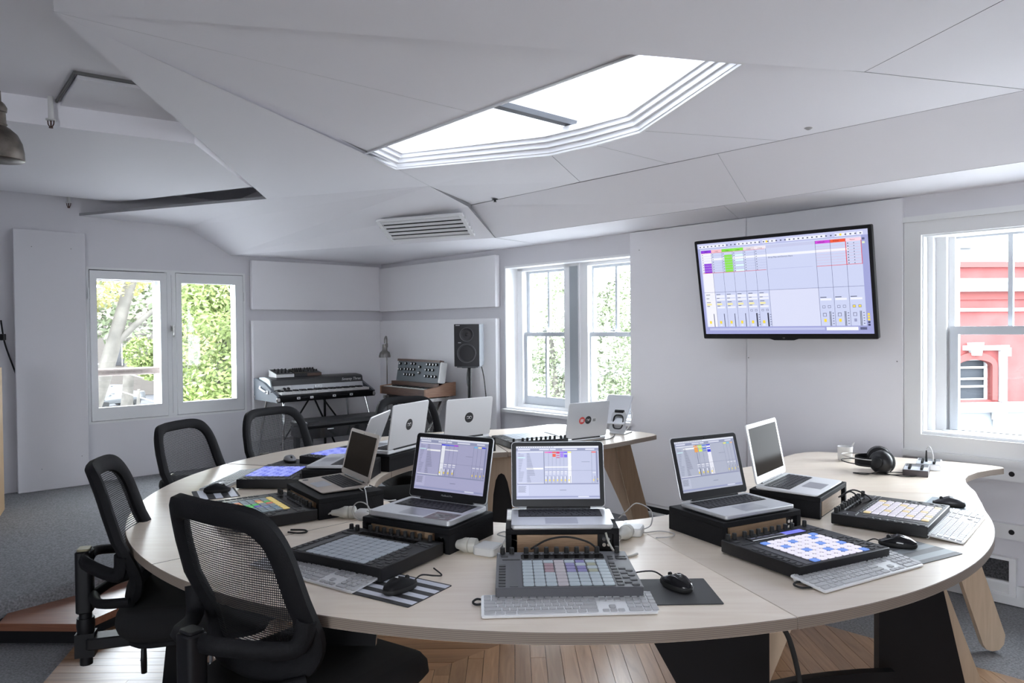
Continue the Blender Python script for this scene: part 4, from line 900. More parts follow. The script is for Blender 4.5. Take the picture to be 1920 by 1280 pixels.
# ================================================================ MICE, MATS, SMALL THINGS ON THE DESKS
def mouse_mat(label, loc, rz, size=(.21, .18), stripes=None, base=(.03, .03, .033), col=(215, 218, 228), pos=0):
    t = thing('mouse_mat', label, 'mouse mat', loc, rz)
    mb = MB(); mb.rbox((0, 0, .0012), (*size, .0024), .004, .0006); obj('mat_sheet', mb, mat('mat_%d' % int(base[0] * 1000), base, .6, bump=.1, bscale=400), t, smooth=0)
    if stripes:
        y0, n_ = -size[1] / 2, stripes
        rs = [(-size[0] / 2 + .001, y0 + size[1] * (k + .35) / n_, size[0] / 2 - .001, y0 + size[1] * (k + .85) / n_, col) for k in range(n_)]
        sheet('stripes', rs, t, Matrix.Translation((0, 0, .0025)), M_print)
    return t
def mouse(label, loc, rz, top=None, cable=None, wheel=True, mark=False):
    t = thing('mouse', label, 'mouse', loc, rz)
    top = top or M_black; mb = MB(); L = []
    NX, NY = 12, 14
    def sect(k, hgt):
        out = []
        for j in range(NY):
            a = 2 * math.pi * j / NY; out.append((.031 * k * math.cos(a) * (1 - .10 * math.cos(2 * a)), .055 * k * math.sin(a), hgt - (.006 * (math.sin(a)) ** 2 if hgt > .02 else 0) - .006 * max(0, math.sin(a)) * (hgt > .015)))
        return out
    mb.loft([sect(.90, .001), sect(.98, .006), sect(1.0, .012), sect(.97, .020), sect(.88, .028), sect(.70, .034), sect(.42, .0375), sect(.1, .0385)])
    obj('shell', mb, top, t, smooth=80)
    mb = MB(); mb.loft([sect(.92, .0005), sect(1.012, .005), sect(1.03, .010), sect(1.012, .0145)]); obj('side_grip', mb, M_rubber, t, smooth=80)
    mb = MB(); mb.cyl((-.003, .026, .0285), (.003, .026, .0285), .0062, n=14); obj('wheel', mb, M_rubber, t)
    if mark: mb = MB(); mb.box((0, -.012, .0383), (.010, .004, .0006)); mb.box((-.003, -.008, .0383), (.003, .008, .0006)); obj('mark', mb, M_swhite, t, smooth=0)
    if cable:
        p = smooth_path([(0, .052, .012)] + cable, 6); mb = MB(); mb.tube(p, .0022, 6); obj('cable', mb, M_rubber, t, smooth=60)
    return t
MZ = ZT + .0025
mouse_mat('plain black mouse mat right of the front keyboard', (.435, 1.95, ZT), R(1), (.185, .19))
mouse('glossy black mouse on the plain black mouse mat right of the front keyboard', (.435, 1.975, MZ), R(28), M_dglass, [(-.01, .09, .02), (-.06, .12, .012), (-.12, .10, .004), (-.19, .06, .004)], mark=True)
mouse_mat('black and white striped mouse mat at the front edge, left of the middle keyboard', (-.305, 1.985, ZT), R(-32), (.205, .185), 4)
mouse('matte black wired mouse on the striped mat near the front edge', (-.305, 1.972, MZ), R(-38), M_blackm, [(.0, .08, .02), (.02, .11, .014), (.01, .15, .003), (-.05, .18, .003)], mark=True)
mouse_mat('grey striped mouse mat half under the mouse beside the right front keyboard', (1.235, 2.285, ZT), R(28), (.205, .19), 3, (.16, .165, .17), (150, 158, 162))
mouse('shiny black and silver mouse on the grey striped mat of the right desk', (1.21, 2.325, MZ), R(62), M_dglass, [(.0, .07, .015), (-.03, .1, .004), (-.08, .12, .003)])
mouse_mat('pale striped mouse mat behind the far right keyboard', (1.70, 2.87, ZT), R(50), (.20, .18), 3, (.62, .64, .64), (120, 132, 140))
mouse('big dark grey mouse at the far right behind the white keyboard', (1.675, 2.84, MZ), R(60), mat('dark_grey_plastic', (.035, .036, .042), .4))
mouse_mat('black and white striped mouse mat on the left desk, behind the nearest chair', (-1.28, 3.175, ZT), R(298), (.2, .175), 3)
mouse('low black mouse on the striped mat of the left desk', (-1.285, 3.205, MZ), R(285), M_blackm)
mouse_mat('plain dark mouse mat in front of the silver trackpad laptop at the back left', (-1.17, 3.90, ZT), R(255), (.22, .18))
mouse('black and silver mouse on the plain dark mat at the back left', (-1.185, 3.925, MZ), R(215), mat('grey_shell', (.22, .22, .23), .3))

def adapter(label, loc, rz, plug_dir, plug_at=(0, 0), coil=None, cord=None, sz=.075):
    t = thing('power_adapter', label, 'power adapter', loc, rz)
    mb = MB(); mb.rbox((0, 0, .0145), (sz, sz, .028), .012, .004, seg=3); obj('brick', mb, M_wplast, t)
    mb = MB(); a = Vector((math.cos(plug_dir), math.sin(plug_dir), 0)); o = Vector((*plug_at, .022)); n_ = []
    for d, r in ((.0, .014), (.005, .0225), (.016, .0235), (.026, .0235), (.028, .020), (.031, .0232), (.044, .0232), (.052, .019), (.068, .0135), (.088, .010), (.093, .0075)): n_.append((o + a * (sz * .5 + d - .004), r))
    mb.tube([p for p, r in n_], [r for p, r in n_], 16); pg = obj('mains_plug', mb, M_cream, t, smooth=40)
    p0 = o + a * (sz * .5 + .088); mb = MB(); c = cord or [p0 + a * .03 + Vector((0, 0, -.012)), p0 + a * .06 + Vector((0, 0, -.018)), p0 + a * .09 + Vector((0, .01, -.0185))]
    mb.tube(smooth_path([p0] + [Vector(q) for q in c], 5), .0038, 7); obj('mains_cord', mb, M_cream, t, smooth=60)
    mb = MB(); a2 = -a; side = Vector((-a.y, a.x, 0)); cl = coil or [(-.03, .03, .02), (-.05, .06, .04), (-.02, .085, .05), (.03, .07, .03), (.04, .04, .02)]
    mb.tube(smooth_path([Vector(q) for q in cl], 6), .0021, 6); obj('thin_cord', mb, mat('cord_grey', (.42, .41, .40), .5), t, smooth=60); return t
adapter('white laptop power adapter with mains plug beside the striped front mouse mat', (-.080, 2.298, ZT), R(-28), R(192), coil=[(.037, 0, .02), (.05, .02, .045), (.035, .05, .06), (.0, .06, .045), (.02, .09, .03), (.06, .12, .01)], cord=None)
adapter('white power adapter with mains plug right of the middle laptop riser', (.40, 2.50, ZT), R(-20), R(262), coil=[(.0375, .0, .02), (.06, .03, .03), (.055, .06, .07), (.0, .09, .085), (-.04, .10, .05), (-.07, .12, .02)])
adapter('white power adapter wrapped in its own cord beside the gold-rimmed laptop', (-.558, 2.752, ZT), R(-12), R(196), coil=[(.03 + .0 * i, -.041 + .006 * math.sin(i), .036) for i in range(1)] + [(.008 + .034 * math.cos(R(i * 40)), -.043 - .0015 * (i % 3), .036 + .034 * math.sin(R(i * 40))) for i in range(20)] + [(-.0, .02, .09), (-.02, .06, .10), (-.02, .12, .09)], sz=.062)

# headphones lying on the end desk
t = thing('headphones', 'large black over-ear headphones lying on the end desk by the window', 'headphones', (1.715, 3.555, ZT), R(-32))
for i, (c, yw) in enumerate((((.055, -.045, .055), -.35), ((.035, .055, .058), .15))):
    M = Matrix.Translation(c) @ Euler((R(86), 0, yw)).to_matrix().to_4x4()
    mb = MB(); mb.lathe([(.020, -.03), (.044, -.026), (.052, -.012), (.054, .004), (.052, .016), (.046, .026), (.030, .036), (.026, .037), (.024, .046), (.014, .049), (.001, .050)] if i == 0 else [(.02, -.026), (.05, -.02), (.054, 0), (.05, .014), (.03, .02), (.001, .021)], 28, 0, M); e = obj('ear_cup', mb, M_black, t, smooth=40)
    mb = MB(); mb.lathe([(.052, -.030), (.055, -.024), (.056, -.014), (.054, -.006)], 28, 0, M, False); obj('ear_pad', mb, M_fabric, e, smooth=60)
for z, rr in ((.035, .0025), (.062, .0025)):
    mb = MB(); mb.tube(smooth_path([(.05, -.06, z), (-.03, -.075, z + .004), (-.105, -.045, z + .008), (-.125, .01, z + .010), (-.09, .06, z + .008), (-.02, .085, z + .004), (.04, .07, z)], 8), rr, 8); obj('headband_wire', mb, M_steel if z > .05 else M_black, t, smooth=60)
mb = MB(); P = smooth_path([(.03, -.065, .05), (-.03, -.055, .05), (-.062, -.02, .05), (-.06, .03, .05), (-.02, .065, .052), (.03, .07, .052)], 8)
mb.loft([[(p.x, p.y, p.z - .022), (p.x, p.y, p.z + .022), (p.x * .97, p.y * .97, p.z + .022), (p.x * .97, p.y * .97, p.z - .022)] for p in P]); obj('headband_strap', mb, M_blackm, t, smooth=60)
mb = MB(); mb.tube(smooth_path([(.05, -.09, .02), (.0, -.12, .004), (-.06, -.10, .003), (.02, -.085, .003), (.12, -.06, .003), (.17, -.02, .004), (.12, -.0, .004), (.06, -.05, .006), (.14, -.09, .004), (.2, -.05, .004), (.15, .02, .004), (.24, .01, .004)], 7), .0022, 6); obj('cable', mb, M_rubber, t, smooth=60)
t = thing('cup', 'small white cup standing behind the headphones', 'cup', (1.72, 3.83, ZT), 0)
mb = MB(); mb.lathe([(.03, 0), (.034, .004), (.038, .075), (.036, .075), (.032, .008), (.001, .006)], 24); obj('bowl', mb, M_wplast, t, smooth=50)
mb = MB(); mb.cyl((.0, 0, .01), (.045, -.005, .095), .004, n=8); obj('stirrer', mb, M_wplast, t)
def pocket_synth(label, loc, rz, kind):
    t = thing('mini_controller', label, 'controller', loc, rz, 'small fader controllers by the headphones')
    mb = MB(); mb.rbox((0, 0, .014), (.18, .105, .028), .004, .001); obj('case', mb, M_alu if kind else mat('mini_case', (.06, .045, .05), .4), t)
    mb = MB(); mb.box((0, 0, .0285), (.174, .099, .001)); obj('top_plate', mb, M_sash, t, smooth=0)
    mb = MB(); mb.box((.05, 0, .0292), (.07, .095, .001)); obj('strip_panel', mb, mat('mini_dark', (.10, .10, .11), .4), t, smooth=0)
    for k in range(8):
        x, y = -.075 + (k % 4) * .026, -.025 + (k // 4) * .05
        mb = MB(); mb.lathe([(.006, 0), (.0055, .012), (.001, .0125)], 10); obj('knob', mb, M_rubber, t, (x, y, .029), smooth=40)
    if kind:
        mb = MB(); mb.tube(smooth_path([(-.06, -.02, .03), (-.062, -.02, .07), (-.05, -.01, .10), (-.03, .0, .105), (-.02, .01, .09)], 6), .003, 6); obj('patch_lead', mb, M_wplast, t, smooth=60)
        mb = MB(); mb.cyl((-.02, .01, .03), (-.02, .01, .085), .006, .003, 10); obj('jack_plug', mb, M_black, t)
    return t
pocket_synth('small dark-cased fader controller, nearer one beside the headphones', (1.905, 3.49, ZT), R(58), 0)
pocket_synth('small silver-cased controller with a looped white lead, nearer the window', (2.045, 3.635, ZT), R(58), 1)

# tablet on its folding stand
t = thing('tablet_stand', 'silver folding tablet stand with a dark oval opening, at the end of the back desk', 'stand', (.69, 4.87, ZT), R(-31))
def tilted(a, y, z): return Matrix.Translation((0, y, z)) @ Euler((R(a), 0, 0)).to_matrix().to_4x4()
Mst = tilted(72, -.01, .006); OV = [(.034 * math.copysign(abs(math.cos(q)) ** .6, math.cos(q)), .075 + .046 * math.copysign(abs(math.sin(q)) ** .6, math.sin(q))) for q in [2 * math.pi * i / 32 for i in range(32)]]
OUT = [(.055 * math.copysign(abs(math.cos(q)) ** .35, math.cos(q)) * (1.05 if math.sin(q) < 0 else .92), .072 + .072 * math.copysign(abs(math.sin(q)) ** .35, math.sin(q))) for q in [2 * math.pi * i / 32 for i in range(32)]]
mb = MB(); mb.loft([[(x, y, 0) for x, y in OV], [(x, y, 0) for x, y in OUT], [(x, y, .006) for x, y in OUT], [(x, y, .006) for x, y in OV], [(x, y, 0) for x, y in OV]], 0, Mst, False); obj('upright', mb, M_alu, t, smooth=40)
mb = MB(); mb.tube([(x, y, .003) for x, y in OV], .0055, 8, 0, Mst, True); obj('rubber_ring', mb, M_rubber, t, smooth=60)
mb = MB(); mb.rbox((0, .05, .004), (.115, .14, .007), .012, .002); mb.cyl((-.05, -.012, .008), (.05, -.012, .008), .007, n=10); obj('foot', mb, M_alu, t)
mb = MB(); mb.cyl((-.03, .035, .145), (.03, .035, .145), .012, n=12); obj('pivot', mb, M_black, t)
t = thing('tablet', 'silver tablet computer leaning on the folding stand, seen from behind', 'tablet', (.66, 4.90, ZT + .105), R(-31))
mb = MB(); mb.rbox((0, .06, .004), (.185, .24, .008), .012, .003); M = Matrix.Translation((0, .03, 0)) @ Euler((R(48), 0, 0)).to_matrix().to_4x4(); mb.v = [tuple(M @ Vector(p)) for p in mb.v]; obj('shell', mb, M_alu, t)
mb = MB(); mb.tube(smooth_path([(.095, .08, .04), (.115, .07, .02), (.11, .04, -.04), (.07, .02, -.1), (.0, .0, -.12)], 6), .0025, 6); obj('cable', mb, M_wplast, t, smooth=60)

def loose_cable(name, label, pts, r=.003, m=None, cat='cable'):
    o = Vector(pts[0]); mb = MB(); mb.tube(smooth_path([Vector(p) - o for p in pts], 7), r, 7)
    c = obj(name, mb, m or M_rubber, None, o, smooth=60); return tag(c, label, cat)
loose_cable('cable', 'black cable trailing from the three-sticker laptop across the back desk', [(.20, 4.42, .704), (.28, 4.40, .703), (.36, 4.46, .704), (.45, 4.52, .703), (.54, 4.58, .704), (.62, 4.66, .704), (.66, 4.78, .71)])
loose_cable('cable', 'bundle of cable behind the far right riser beside the amber-lit controller', [(1.24, 2.80, .75), (1.27, 2.78, .775), (1.30, 2.76, .74), (1.26, 2.74, .705), (1.22, 2.70, .703), (1.24, 2.62, .703), (1.27, 2.60, .705)])
loose_cable('cable', 'second thin cable looped at the far right riser opening', [(1.25, 2.84, .74), (1.30, 2.83, .77), (1.34, 2.80, .755), (1.36, 2.78, .73), (1.38, 2.80, .71)])
loose_cable('cable', 'black cable hanging below the front desk edge in front of the black leg', [(.655, 1.81, .666), (.68, 1.815, .62), (.71, 1.83, .5), (.715, 1.84, .35), (.70, 1.85, .18), (.68, 1.88, .02)], .0065)
loose_cable('cable', 'thin black cable from the left edge of the front keyboard', [(-.075, 1.885, .705), (-.095, 1.885, .709), (-.105, 1.87, .707), (-.095, 1.86, .704), (-.07, 1.872, .704)])
loose_cable('cable', 'thin black cable at the left end of the right desk keyboard', [(.79, 1.99, .706), (.765, 1.99, .709), (.75, 1.975, .707), (.765, 1.96, .704), (.80, 1.965, .704)])
loose_cable('cable', 'black cable arching behind the grey controller in front of the oak riser', [(.05, 2.20, .742), (.10, 2.215, .765), (.16, 2.22, .772), (.22, 2.21, .76), (.25, 2.2, .74)])
loose_cable('cable', 'pale cable dropping from the jack panel of the middle riser', [(.285, 2.285, .765), (.292, 2.26, .74), (.31, 2.24, .715), (.34, 2.24, .704), (.38, 2.27, .704)], .0035, M_cream)
loose_cable('cable', 'black cable curling out beside the multicoloured controller', [(-.78, 2.55, .704), (-.74, 2.53, .706), (-.715, 2.545, .705), (-.73, 2.575, .704), (-.78, 2.58, .704)])
loose_cable('cable', 'grey cable hanging from the gold-rimmed laptop riser to the plug', [(-.60, 2.86, .79), (-.56, 2.86, .76), (-.50, 2.90, .73), (-.47, 2.95, .72)], .0025, MATS['cord_grey'])
loose_cable('cable', 'pale cable crossing the back left desk under the sticker laptop', [(-.66, 3.70, .715), (-.56, 3.82, .704), (-.48, 3.92, .703), (-.40, 4.02, .704)], .003, M_cream)
loose_cable('cable', 'black cable bundle on the floor below the white boards, beside the back leg', [(.93, 5.25, .01), (1.0, 5.15, .02), (1.08, 5.10, .05), (1.15, 4.98, .03), (1.2, 4.9, .01), (1.3, 4.8, .01)], .008)
loose_cable('cable', 'thin grey cable lying curled on the front desk right of the adapter', [(.44, 2.50, .704), (.50, 2.52, .704), (.54, 2.49, .704), (.52, 2.45, .704), (.47, 2.44, .704)], .002, MATS['cord_grey'])

# ================================================================ TELEVISION
tv = thing('television', 'large wall-mounted television tilted forward, showing a music session screen', 'television', (1.575, 4.36, 1.630))
tv.rotation_euler = (Matrix.Rotation(-.768, 4, 'Z') @ Matrix.Rotation(R(90) + .19, 4, 'X')).to_euler()
TW, TH = 1.058, .624
mb = MB(); mb.rbox((0, 0, -.016), (TW, TH, .032), .008, .003); mb.prism([(-.10, -TH / 2 + .004), (-.06, -TH / 2 - .008), (.06, -TH / 2 - .008), (.10, -TH / 2 + .004)], -.02, 0); obj('bezel', mb, M_black, tv)
mb = MB(); mb.rbox((0, 0, -.05), (TW * .6, TH * .6, .06), .02, .01); obj('rear_housing', mb, M_blackm, tv)
mb = MB(); mb.box((0, .0, -.10), (.30, .28, .05)); mb.box((0, 0.02, -.135), (.08, .12, .07)); obj('wall_bracket', mb, M_black, tv, smooth=0)
def ui_tv():
    o = []
    def r(a, b, c, d, col, l=1): o.append((a, 1 - d, c, 1 - b, col, l))
    BG = (203, 210, 240); D = (150, 156, 200)
    r(0, 0, 1, 1, (160, 164, 214), 0); r(0, 0, 1, .055, (196, 200, 236), 1); r(.015, .06, .965, .92, BG, 1)
    for a, b in ((.01, .19), (.26, .40), (.42, .455), (.46, .50), (.56, .78), (.83, .885), (.89, .94), (.945, .975)): r(a, .02, b, .05, (236, 238, 252), 2)
    for i in range(38): r(.015 + i * .0255, .03, .024 + i * .0255, .042, (80, 84, 110), 3)
    r(.44, .025, .45, .045, (250, 220, 70), 4); r(.855, .025, .866, .045, (250, 220, 70), 4)
    tr = [(140, 60, 220), (246, 190, 200), (130, 220, 70), (140, 225, 80), (226, 214, 222), (240, 232, 240)]
    w_ = .0695
    for i, c in enumerate(tr):
        a = .02 + i * w_; b = a + w_
        r(a, .075, b, .105, c, 3)
        if i == 0: r(a, .105, b, .92, (240, 240, 252), 2)
        for k in range(8):
            y = .112 + k * .027; r(a, y + .0245, b, y + .026, D, 4); r(a + .006, y + .009, a + .011, y + .017, (70, 72, 96), 4)
            if i == 0 and 3 < k < 8: r(a + .014, y, b - .004, y + .024, (145, 70, 215), 3)
            if i == 2 and k > 0: r(a + .014, y, b - .004, y + .024, (140, 225, 80), 3)
            if i == 3 and k in (1, 3, 5, 7): r(a + .014, y + .002, b - .004, y + .02, (222, 250, 250), 3)
        r(b - .0016, .105, b, .92, (80, 82, 120), 5)
        r(a + .006, .57, b - .008, .60, (236, 238, 252), 3); r(a + .006, .61, b - .008, .63, (236, 238, 252), 3); r(a + .006, .66, a + .04, .68, (240, 232, 170), 4); r(a + .006, .695, b - .012, .715, (236, 238, 252), 3)
        for k in range(4): r(a + .007, .56 + k * .042, a + .034 - (k % 2) * .008, .566 + k * .042, (70, 72, 96), 4)
        r(a + .014, .855, a + .028, .885, (250, 222, 60), 4); r(a + .014, .895, a + .028, .91, (230, 232, 246), 4); r(a + .045, .775, a + (.05 if i < 4 else .054), .92, (90, 92, 120) if i < 4 else (55, 57, 78), 4)
        if i > 3:
            for q in (.012, .04): r(a + q, .735, a + q + .014, .757, (110, 112, 140), 3); r(a + q + .002, .739, a + q + .012, .754, BG, 4)
            for k in range(5): r(a + .060, .79 + k * .026, a + .067, .797 + k * .026, (90, 92, 120), 4)
    r(.02, .322, .43, .326, (225, 80, 90), 5); r(.02, .106, .43, .109, (225, 80, 90), 5)
    r(.438, .075, .72, .105, (196, 200, 230), 2); r(.09, .165, .90, .19, (240, 242, 255), 2)
    for i, c in enumerate(((205, 70, 215), (240, 90, 60), (250, 210, 225))):
        a = .722 + i * .081; b = a + .081; r(a, .075, b, .105, c, 3); r(a - .0012, .075, a + .0006, .92, (80, 82, 120), 5)
        for k in range(8): r(a, .132 + k * .027, b, .1335 + k * .027, (225, 160, 175), 4)
        if i == 2:
            r(a - .002, .1, a + .002, .325, (225, 60, 70), 6); r(b - .003, .1, b, .325, (225, 60, 70), 6)
            for k in range(8): r(a + .008, .118 + k * .027, a + .014, .127 + k * .027, (70, 72, 96), 4); r(a + .04, .118 + k * .027, a + .044, .127 + k * .027, (70, 72, 96), 4)
        r(a + .006, .645, b - .014, .665, (238, 240, 252), 3); r(a + .006, .63, a + .04, .637, (70, 72, 96), 4)
        for q in (.014, .044): r(a + q, .715, a + q + .016, .742, (110, 112, 140), 3); r(a + q + .002, .719, a + q + .014, .738, BG if i < 2 else (248, 225, 90), 4)
        r(a + .018, .85, a + .032, .88, (250, 222, 60) if i < 2 else (150, 154, 190), 4); r(a + .05, .775, a + .053, .92, (40, 42, 60), 4); r(a + .056, .775, a + .059, .92, (40, 42, 60), 4); r(a + .014, .79, a + .034, .826, (120, 122, 150), 3); r(a + .017, .796, a + .031, .822, BG, 4)
        for k in range(5): r(a + .066, .79 + k * .026, a + .074, .797 + k * .026, (90, 92, 120), 4)
    r(.722, .322, .965, .326, (225, 80, 90), 5); r(.015, .535, .965, .538, (90, 94, 140), 5); r(.438, .538, .722, .92, (216, 220, 244), 2); r(.45, .32, .70, .322, (150, 154, 200), 3)
    for k, c in enumerate(((250, 225, 80), (250, 225, 80), (250, 225, 80), (60, 62, 90), (60, 62, 90))): r(.972, .80 + k * .026, .984, .818 + k * .026, c, 4)
    r(.03, .935, .74, .96, (190, 195, 232), 2); r(.75, .932, .92, .965, (242, 244, 255), 2); r(.93, .935, .965, .96, (90, 94, 130), 3); r(.968, .08, .982, .10, (90, 94, 130), 3); r(.968, .115, .982, .135, (220, 230, 200), 3)
    return o
SW, SH = TW - .04, TH - .05
dsp = sheet('display', ui_tv(), tv, Matrix.Translation((-SW / 2, -SH / 2 + .006, .0006)) @ Matrix.Diagonal((SW, SH, 1, 1)), M_scr, 6e-5)
M_dark = mat('ink_dark', (.02, .02, .03), .6)
text('Drop Files and Devices Here', .0125, dsp, Matrix.Translation((.02, SH * .31, .0016)), M_dark)
text('MIDI', .010, dsp, Matrix.Translation((-SW * .445, SH * .42, .0016)), M_dark); text('Master', .010, dsp, Matrix.Translation((SW * .42, SH * .42, .0016)), M_dark); text('A Reverb', .010, dsp, Matrix.Translation((SW * .255, SH * .42, .0016)), M_dark); text('B Delay', .010, dsp, Matrix.Translation((SW * .335, SH * .42, .0016)), M_dark)
for k, s_ in enumerate(('1 MIDI', '2 MIDI', '3 MIDI', '4 MIDI', '5 Audio', '6 Audio')):
    if k: text(s_, .009, dsp, Matrix.Translation((-SW * (.445 - .0695 * k), SH * .415, .0018)), M_dark)
text('LG', .011, tv, Matrix.Translation((0, -TH / 2 + .006, .0008)), mat('logo_grey', (.5, .5, .52), .4))

# ================================================================ STAGE PIANO
LAX = -DA                                       # piano local x runs towards the corner (image right), y towards the wall
def at_left_wall(a, b, z): p = W(a, b, z); return p
PRZ = math.atan2(-DA.y, -DA.x)                  # local +x -> -DA ; local +y -> -DB (to the wall)
pn = thing('stage_piano', 'black stage piano with silver rail and open lid panel on chrome tube legs', 'piano', at_left_wall(.955, .32, ZP), PRZ)
HB = .755 - ZP + .0                              # underside height above the platform
PW, PD = .985, .50
mb = MB()                                        # case sides: sloping end cheeks
prof = [(-.25, 0), (-.25, .055), (-.20, .075), (.03, .165), (.20, .20), (.25, .20), (.25, .0)]
for s in (-1, 1):
    mb = MB(); mb.loft([[(s * PW / 2 + e, y, HB + z) for y, z in prof] for e in (-.012, .012)]); obj('end_cheek', mb, mat('grey_tolex', (.10, .115, .135), .55, bump=.3, bscale=500), pn, smooth=0)
mb = MB(); mb.box((0, 0, HB + .015), (PW, PD, .03)); mb.box((0, -.243, HB + .027), (PW, .014, .054)); mb.box((0, .24, HB + .10), (PW, .02, .2)); obj('case', mb, M_blackm, pn, smooth=0)
mb = MB(); mb.box((0, -.175, HB + .045), (PW - .07, .13, .03)); obj('key_bed', mb, M_black, pn, smooth=0)
mb = MB(); mb.box((0, -.095, HB + .112), (PW - .05, .01, .065), 0, None); mb.v = [(x, y + (z - HB - .06) * .35, z) for x, y, z in mb.v]; obj('name_rail', mb, mat('silver_rail', (.50, .51, .53), .35, .6), pn, smooth=0)
prof2 = [(-.074, .138), (-.064, .188), (-.045, .201), (.06, .211), (.20, .205), (.235, .19), (.245, .17), (.245, .11), (-.05, .11)]
mb = MB(); mb.loft([[(x, y, HB + z) for y, z in prof2] for x in (-PW / 2 + .025, PW / 2 - .018)]); obj('lid', mb, mat('lid_black', (.03, .03, .033), .38, bump=.15, bscale=400), pn, smooth=40)
mb = MB(); prof3 = [(-.085, .03), (-.075, .13), (-.05, .185), (-.02, .20), (.06, .214), (.18, .209), (.18, .17), (.02, .09)]; mb.loft([[(x, y, HB + z) for y, z in prof3] for x in (-PW / 2 + .012, -PW / 2 + .024)]); obj('lid_end', mb, mat('aqua_grey', (.55, .60, .60), .4), pn, smooth=0)
nw = 43
for k in range(nw):
    ww = (PW - .08) / nw; mb = MB(); mb.box((0, 0, .002), (ww - .0016, .115, .022)); obj('white_key', mb, M_wplast, pn, (-PW / 2 + .04 + ww * (k + .5), -.172, HB + .074), smooth=0) if k == 0 else share(bpy.data.objects['white_key'], pn, (-PW / 2 + .04 + ww * (k + .5), -.172, HB + .074))
bk = None
for k in range(nw - 1):
    if k % 7 in (2, 6): continue
    loc = (-PW / 2 + .04 + ww * (k + 1), -.142, HB + .094)
    if bk is None: mb = MB(); mb.box((0, 0, 0), (.011, .06, .014)); bk = obj('black_key', mb, M_black, pn, loc, smooth=0)
    else: share(bk, pn, loc)
mb = MB(); mb.box((-PW / 2 + .115, -.106, HB + .112), (.165, .006, .05)); mb.v = [(x, y + (z - HB - .06) * .35, z) for x, y, z in mb.v]; cp = obj('control_plate', mb, mat('pale_plate', (.66, .67, .66), .35), pn, smooth=0)
for x in (-.005, .035): mb = MB(); mb.cyl((-PW / 2 + .13 + x, -.098, HB + .114), (-PW / 2 + .13 + x, -.122, HB + .11), .010, n=12); obj('knob', mb, M_black, cp)
mb = MB(); mb.tube(smooth_path([(-PW / 2 + .09, -.105, HB + .1), (-PW / 2 + .05, -.13, HB + .105), (-PW / 2 - .02, -.14, HB + .09)], 5), .004, 6); obj('jack_lead', mb, M_black, cp)
mb = MB(); mb.box((-.02, -.108, HB + .116), (.075, .008, .022)); mb.v = [(x, y + (z - HB - .06) * .3, z) for x, y, z in mb.v]; bd = obj('badge', mb, M_alul, pn, smooth=0)
FR = lambda x, y, z, s=0: Matrix.Translation((x, y, z)) @ Euler((R(90 - s), 0, 0)).to_matrix().to_4x4()
text('Rhodes', .019, bd, FR(-.02, -.0985, HB + .116, 17) @ Matrix.Translation((0, 0, .0065)), M_dark, shear=.3)
text('Seventy Three', .036, pn, FR(PW / 2 - .15, -.069, HB + .166, 12) @ Matrix.Translation((0, 0, .004)), M_swhite, shear=.4)
for x in (-.30, -.17, .06, .24): mb = MB(); mb.box((x, -.252, HB + .03), (.03, .006, .02)); mb.box((x, -.256, HB + .03), (.012, .004, .008), 1); obj('latch', mb, [M_alul, M_black], pn, smooth=0)
for x0 in (-.235, .15): mb = MB(); mb.tube([(x0 - .05, -.254, HB + .03), (x0, -.258, HB + .032), (x0 + .05, -.254, HB + .03)], .004, 6); obj('front_handle', mb, M_black, pn)
for sx in (-1, 1):
    for sy, z in ((-.245, .012), (.235, .012)): mb = MB(); mb.rbox((sx * PW / 2, sy, HB + z + .012), (.034, .03, .034), .008, .006); obj('corner_cap', mb, M_chrome, pn)
mb = MB(); mb.tube(smooth_path([(-PW / 2 - .014, -.05, HB + .085), (-PW / 2 - .03, -.03, HB + .09), (-PW / 2 - .03, .07, HB + .115), (-PW / 2 - .014, .09, HB + .12)], 5), .009, 8); mb.box((-PW / 2 - .014, -.055, HB + .085), (.012, .03, .03)); mb.box((-PW / 2 - .014, .095, HB + .12), (.012, .03, .03)); obj('side_handle', mb, M_alul, pn, smooth=50)
for sx in (-1, 1):
    for sy, fy in ((-.2, -.33), (.16, .22)):
        mb = MB(); mb.cyl((sx * .42, sy, HB), (sx * .50, fy, .02), .011, n=10); obj('leg', mb, M_chrome, pn)
mb = MB(); mb.cyl((-.12, -.1, HB), (-.48, -.26, .22), .008, n=8); mb.cyl((.02, -.1, HB), (.45, .05, .12), .008, n=8); mb.cyl((-.02, 0, HB), (.30, .1, .02), .009, n=8); mb.cyl((.2, .2, HB), (.2, .2, .02), .012, n=8); obj('brace', mb, M_black, pn)
bn = thing('piano_bench', 'long black padded piano bench in front of the stage piano', 'bench', W(.99, .88, ZP), PRZ)
mb = MB(); mb.rbox((0, 0, .43), (.86, .32, .055), .03, .02); obj('seat', mb, mat('black_leather', (.02, .02, .022), .35, bump=.2, bscale=60), bn)
mb = MB(); mb.rbox((0, 0, .355), (.84, .31, .09), .006, .003); obj('apron', mb, mat('black_lacquer', (.014, .014, .016), .15, coat=.5), bn)
for x in (-.2, .2): mb = MB(); mb.box((x, -.157, .385), (.06, .004, .006)); obj('hinge', mb, M_alul, bn, smooth=0)
for sx in (-1, 1):
    for sy in (-1, 1): mb = MB(); mb.loft([[(sx * .38 + a * .022, sy * .12 + b * .022, .31) for a, b in ((-1, -1), (1, -1), (1, 1), (-1, 1))], [(sx * .38 + a * .018, sy * .12 + b * .018, 0) for a, b in ((-1, -1), (1, -1), (1, 1), (-1, 1))]]); obj('leg', mb, MATS['black_lacquer'], bn, smooth=0)
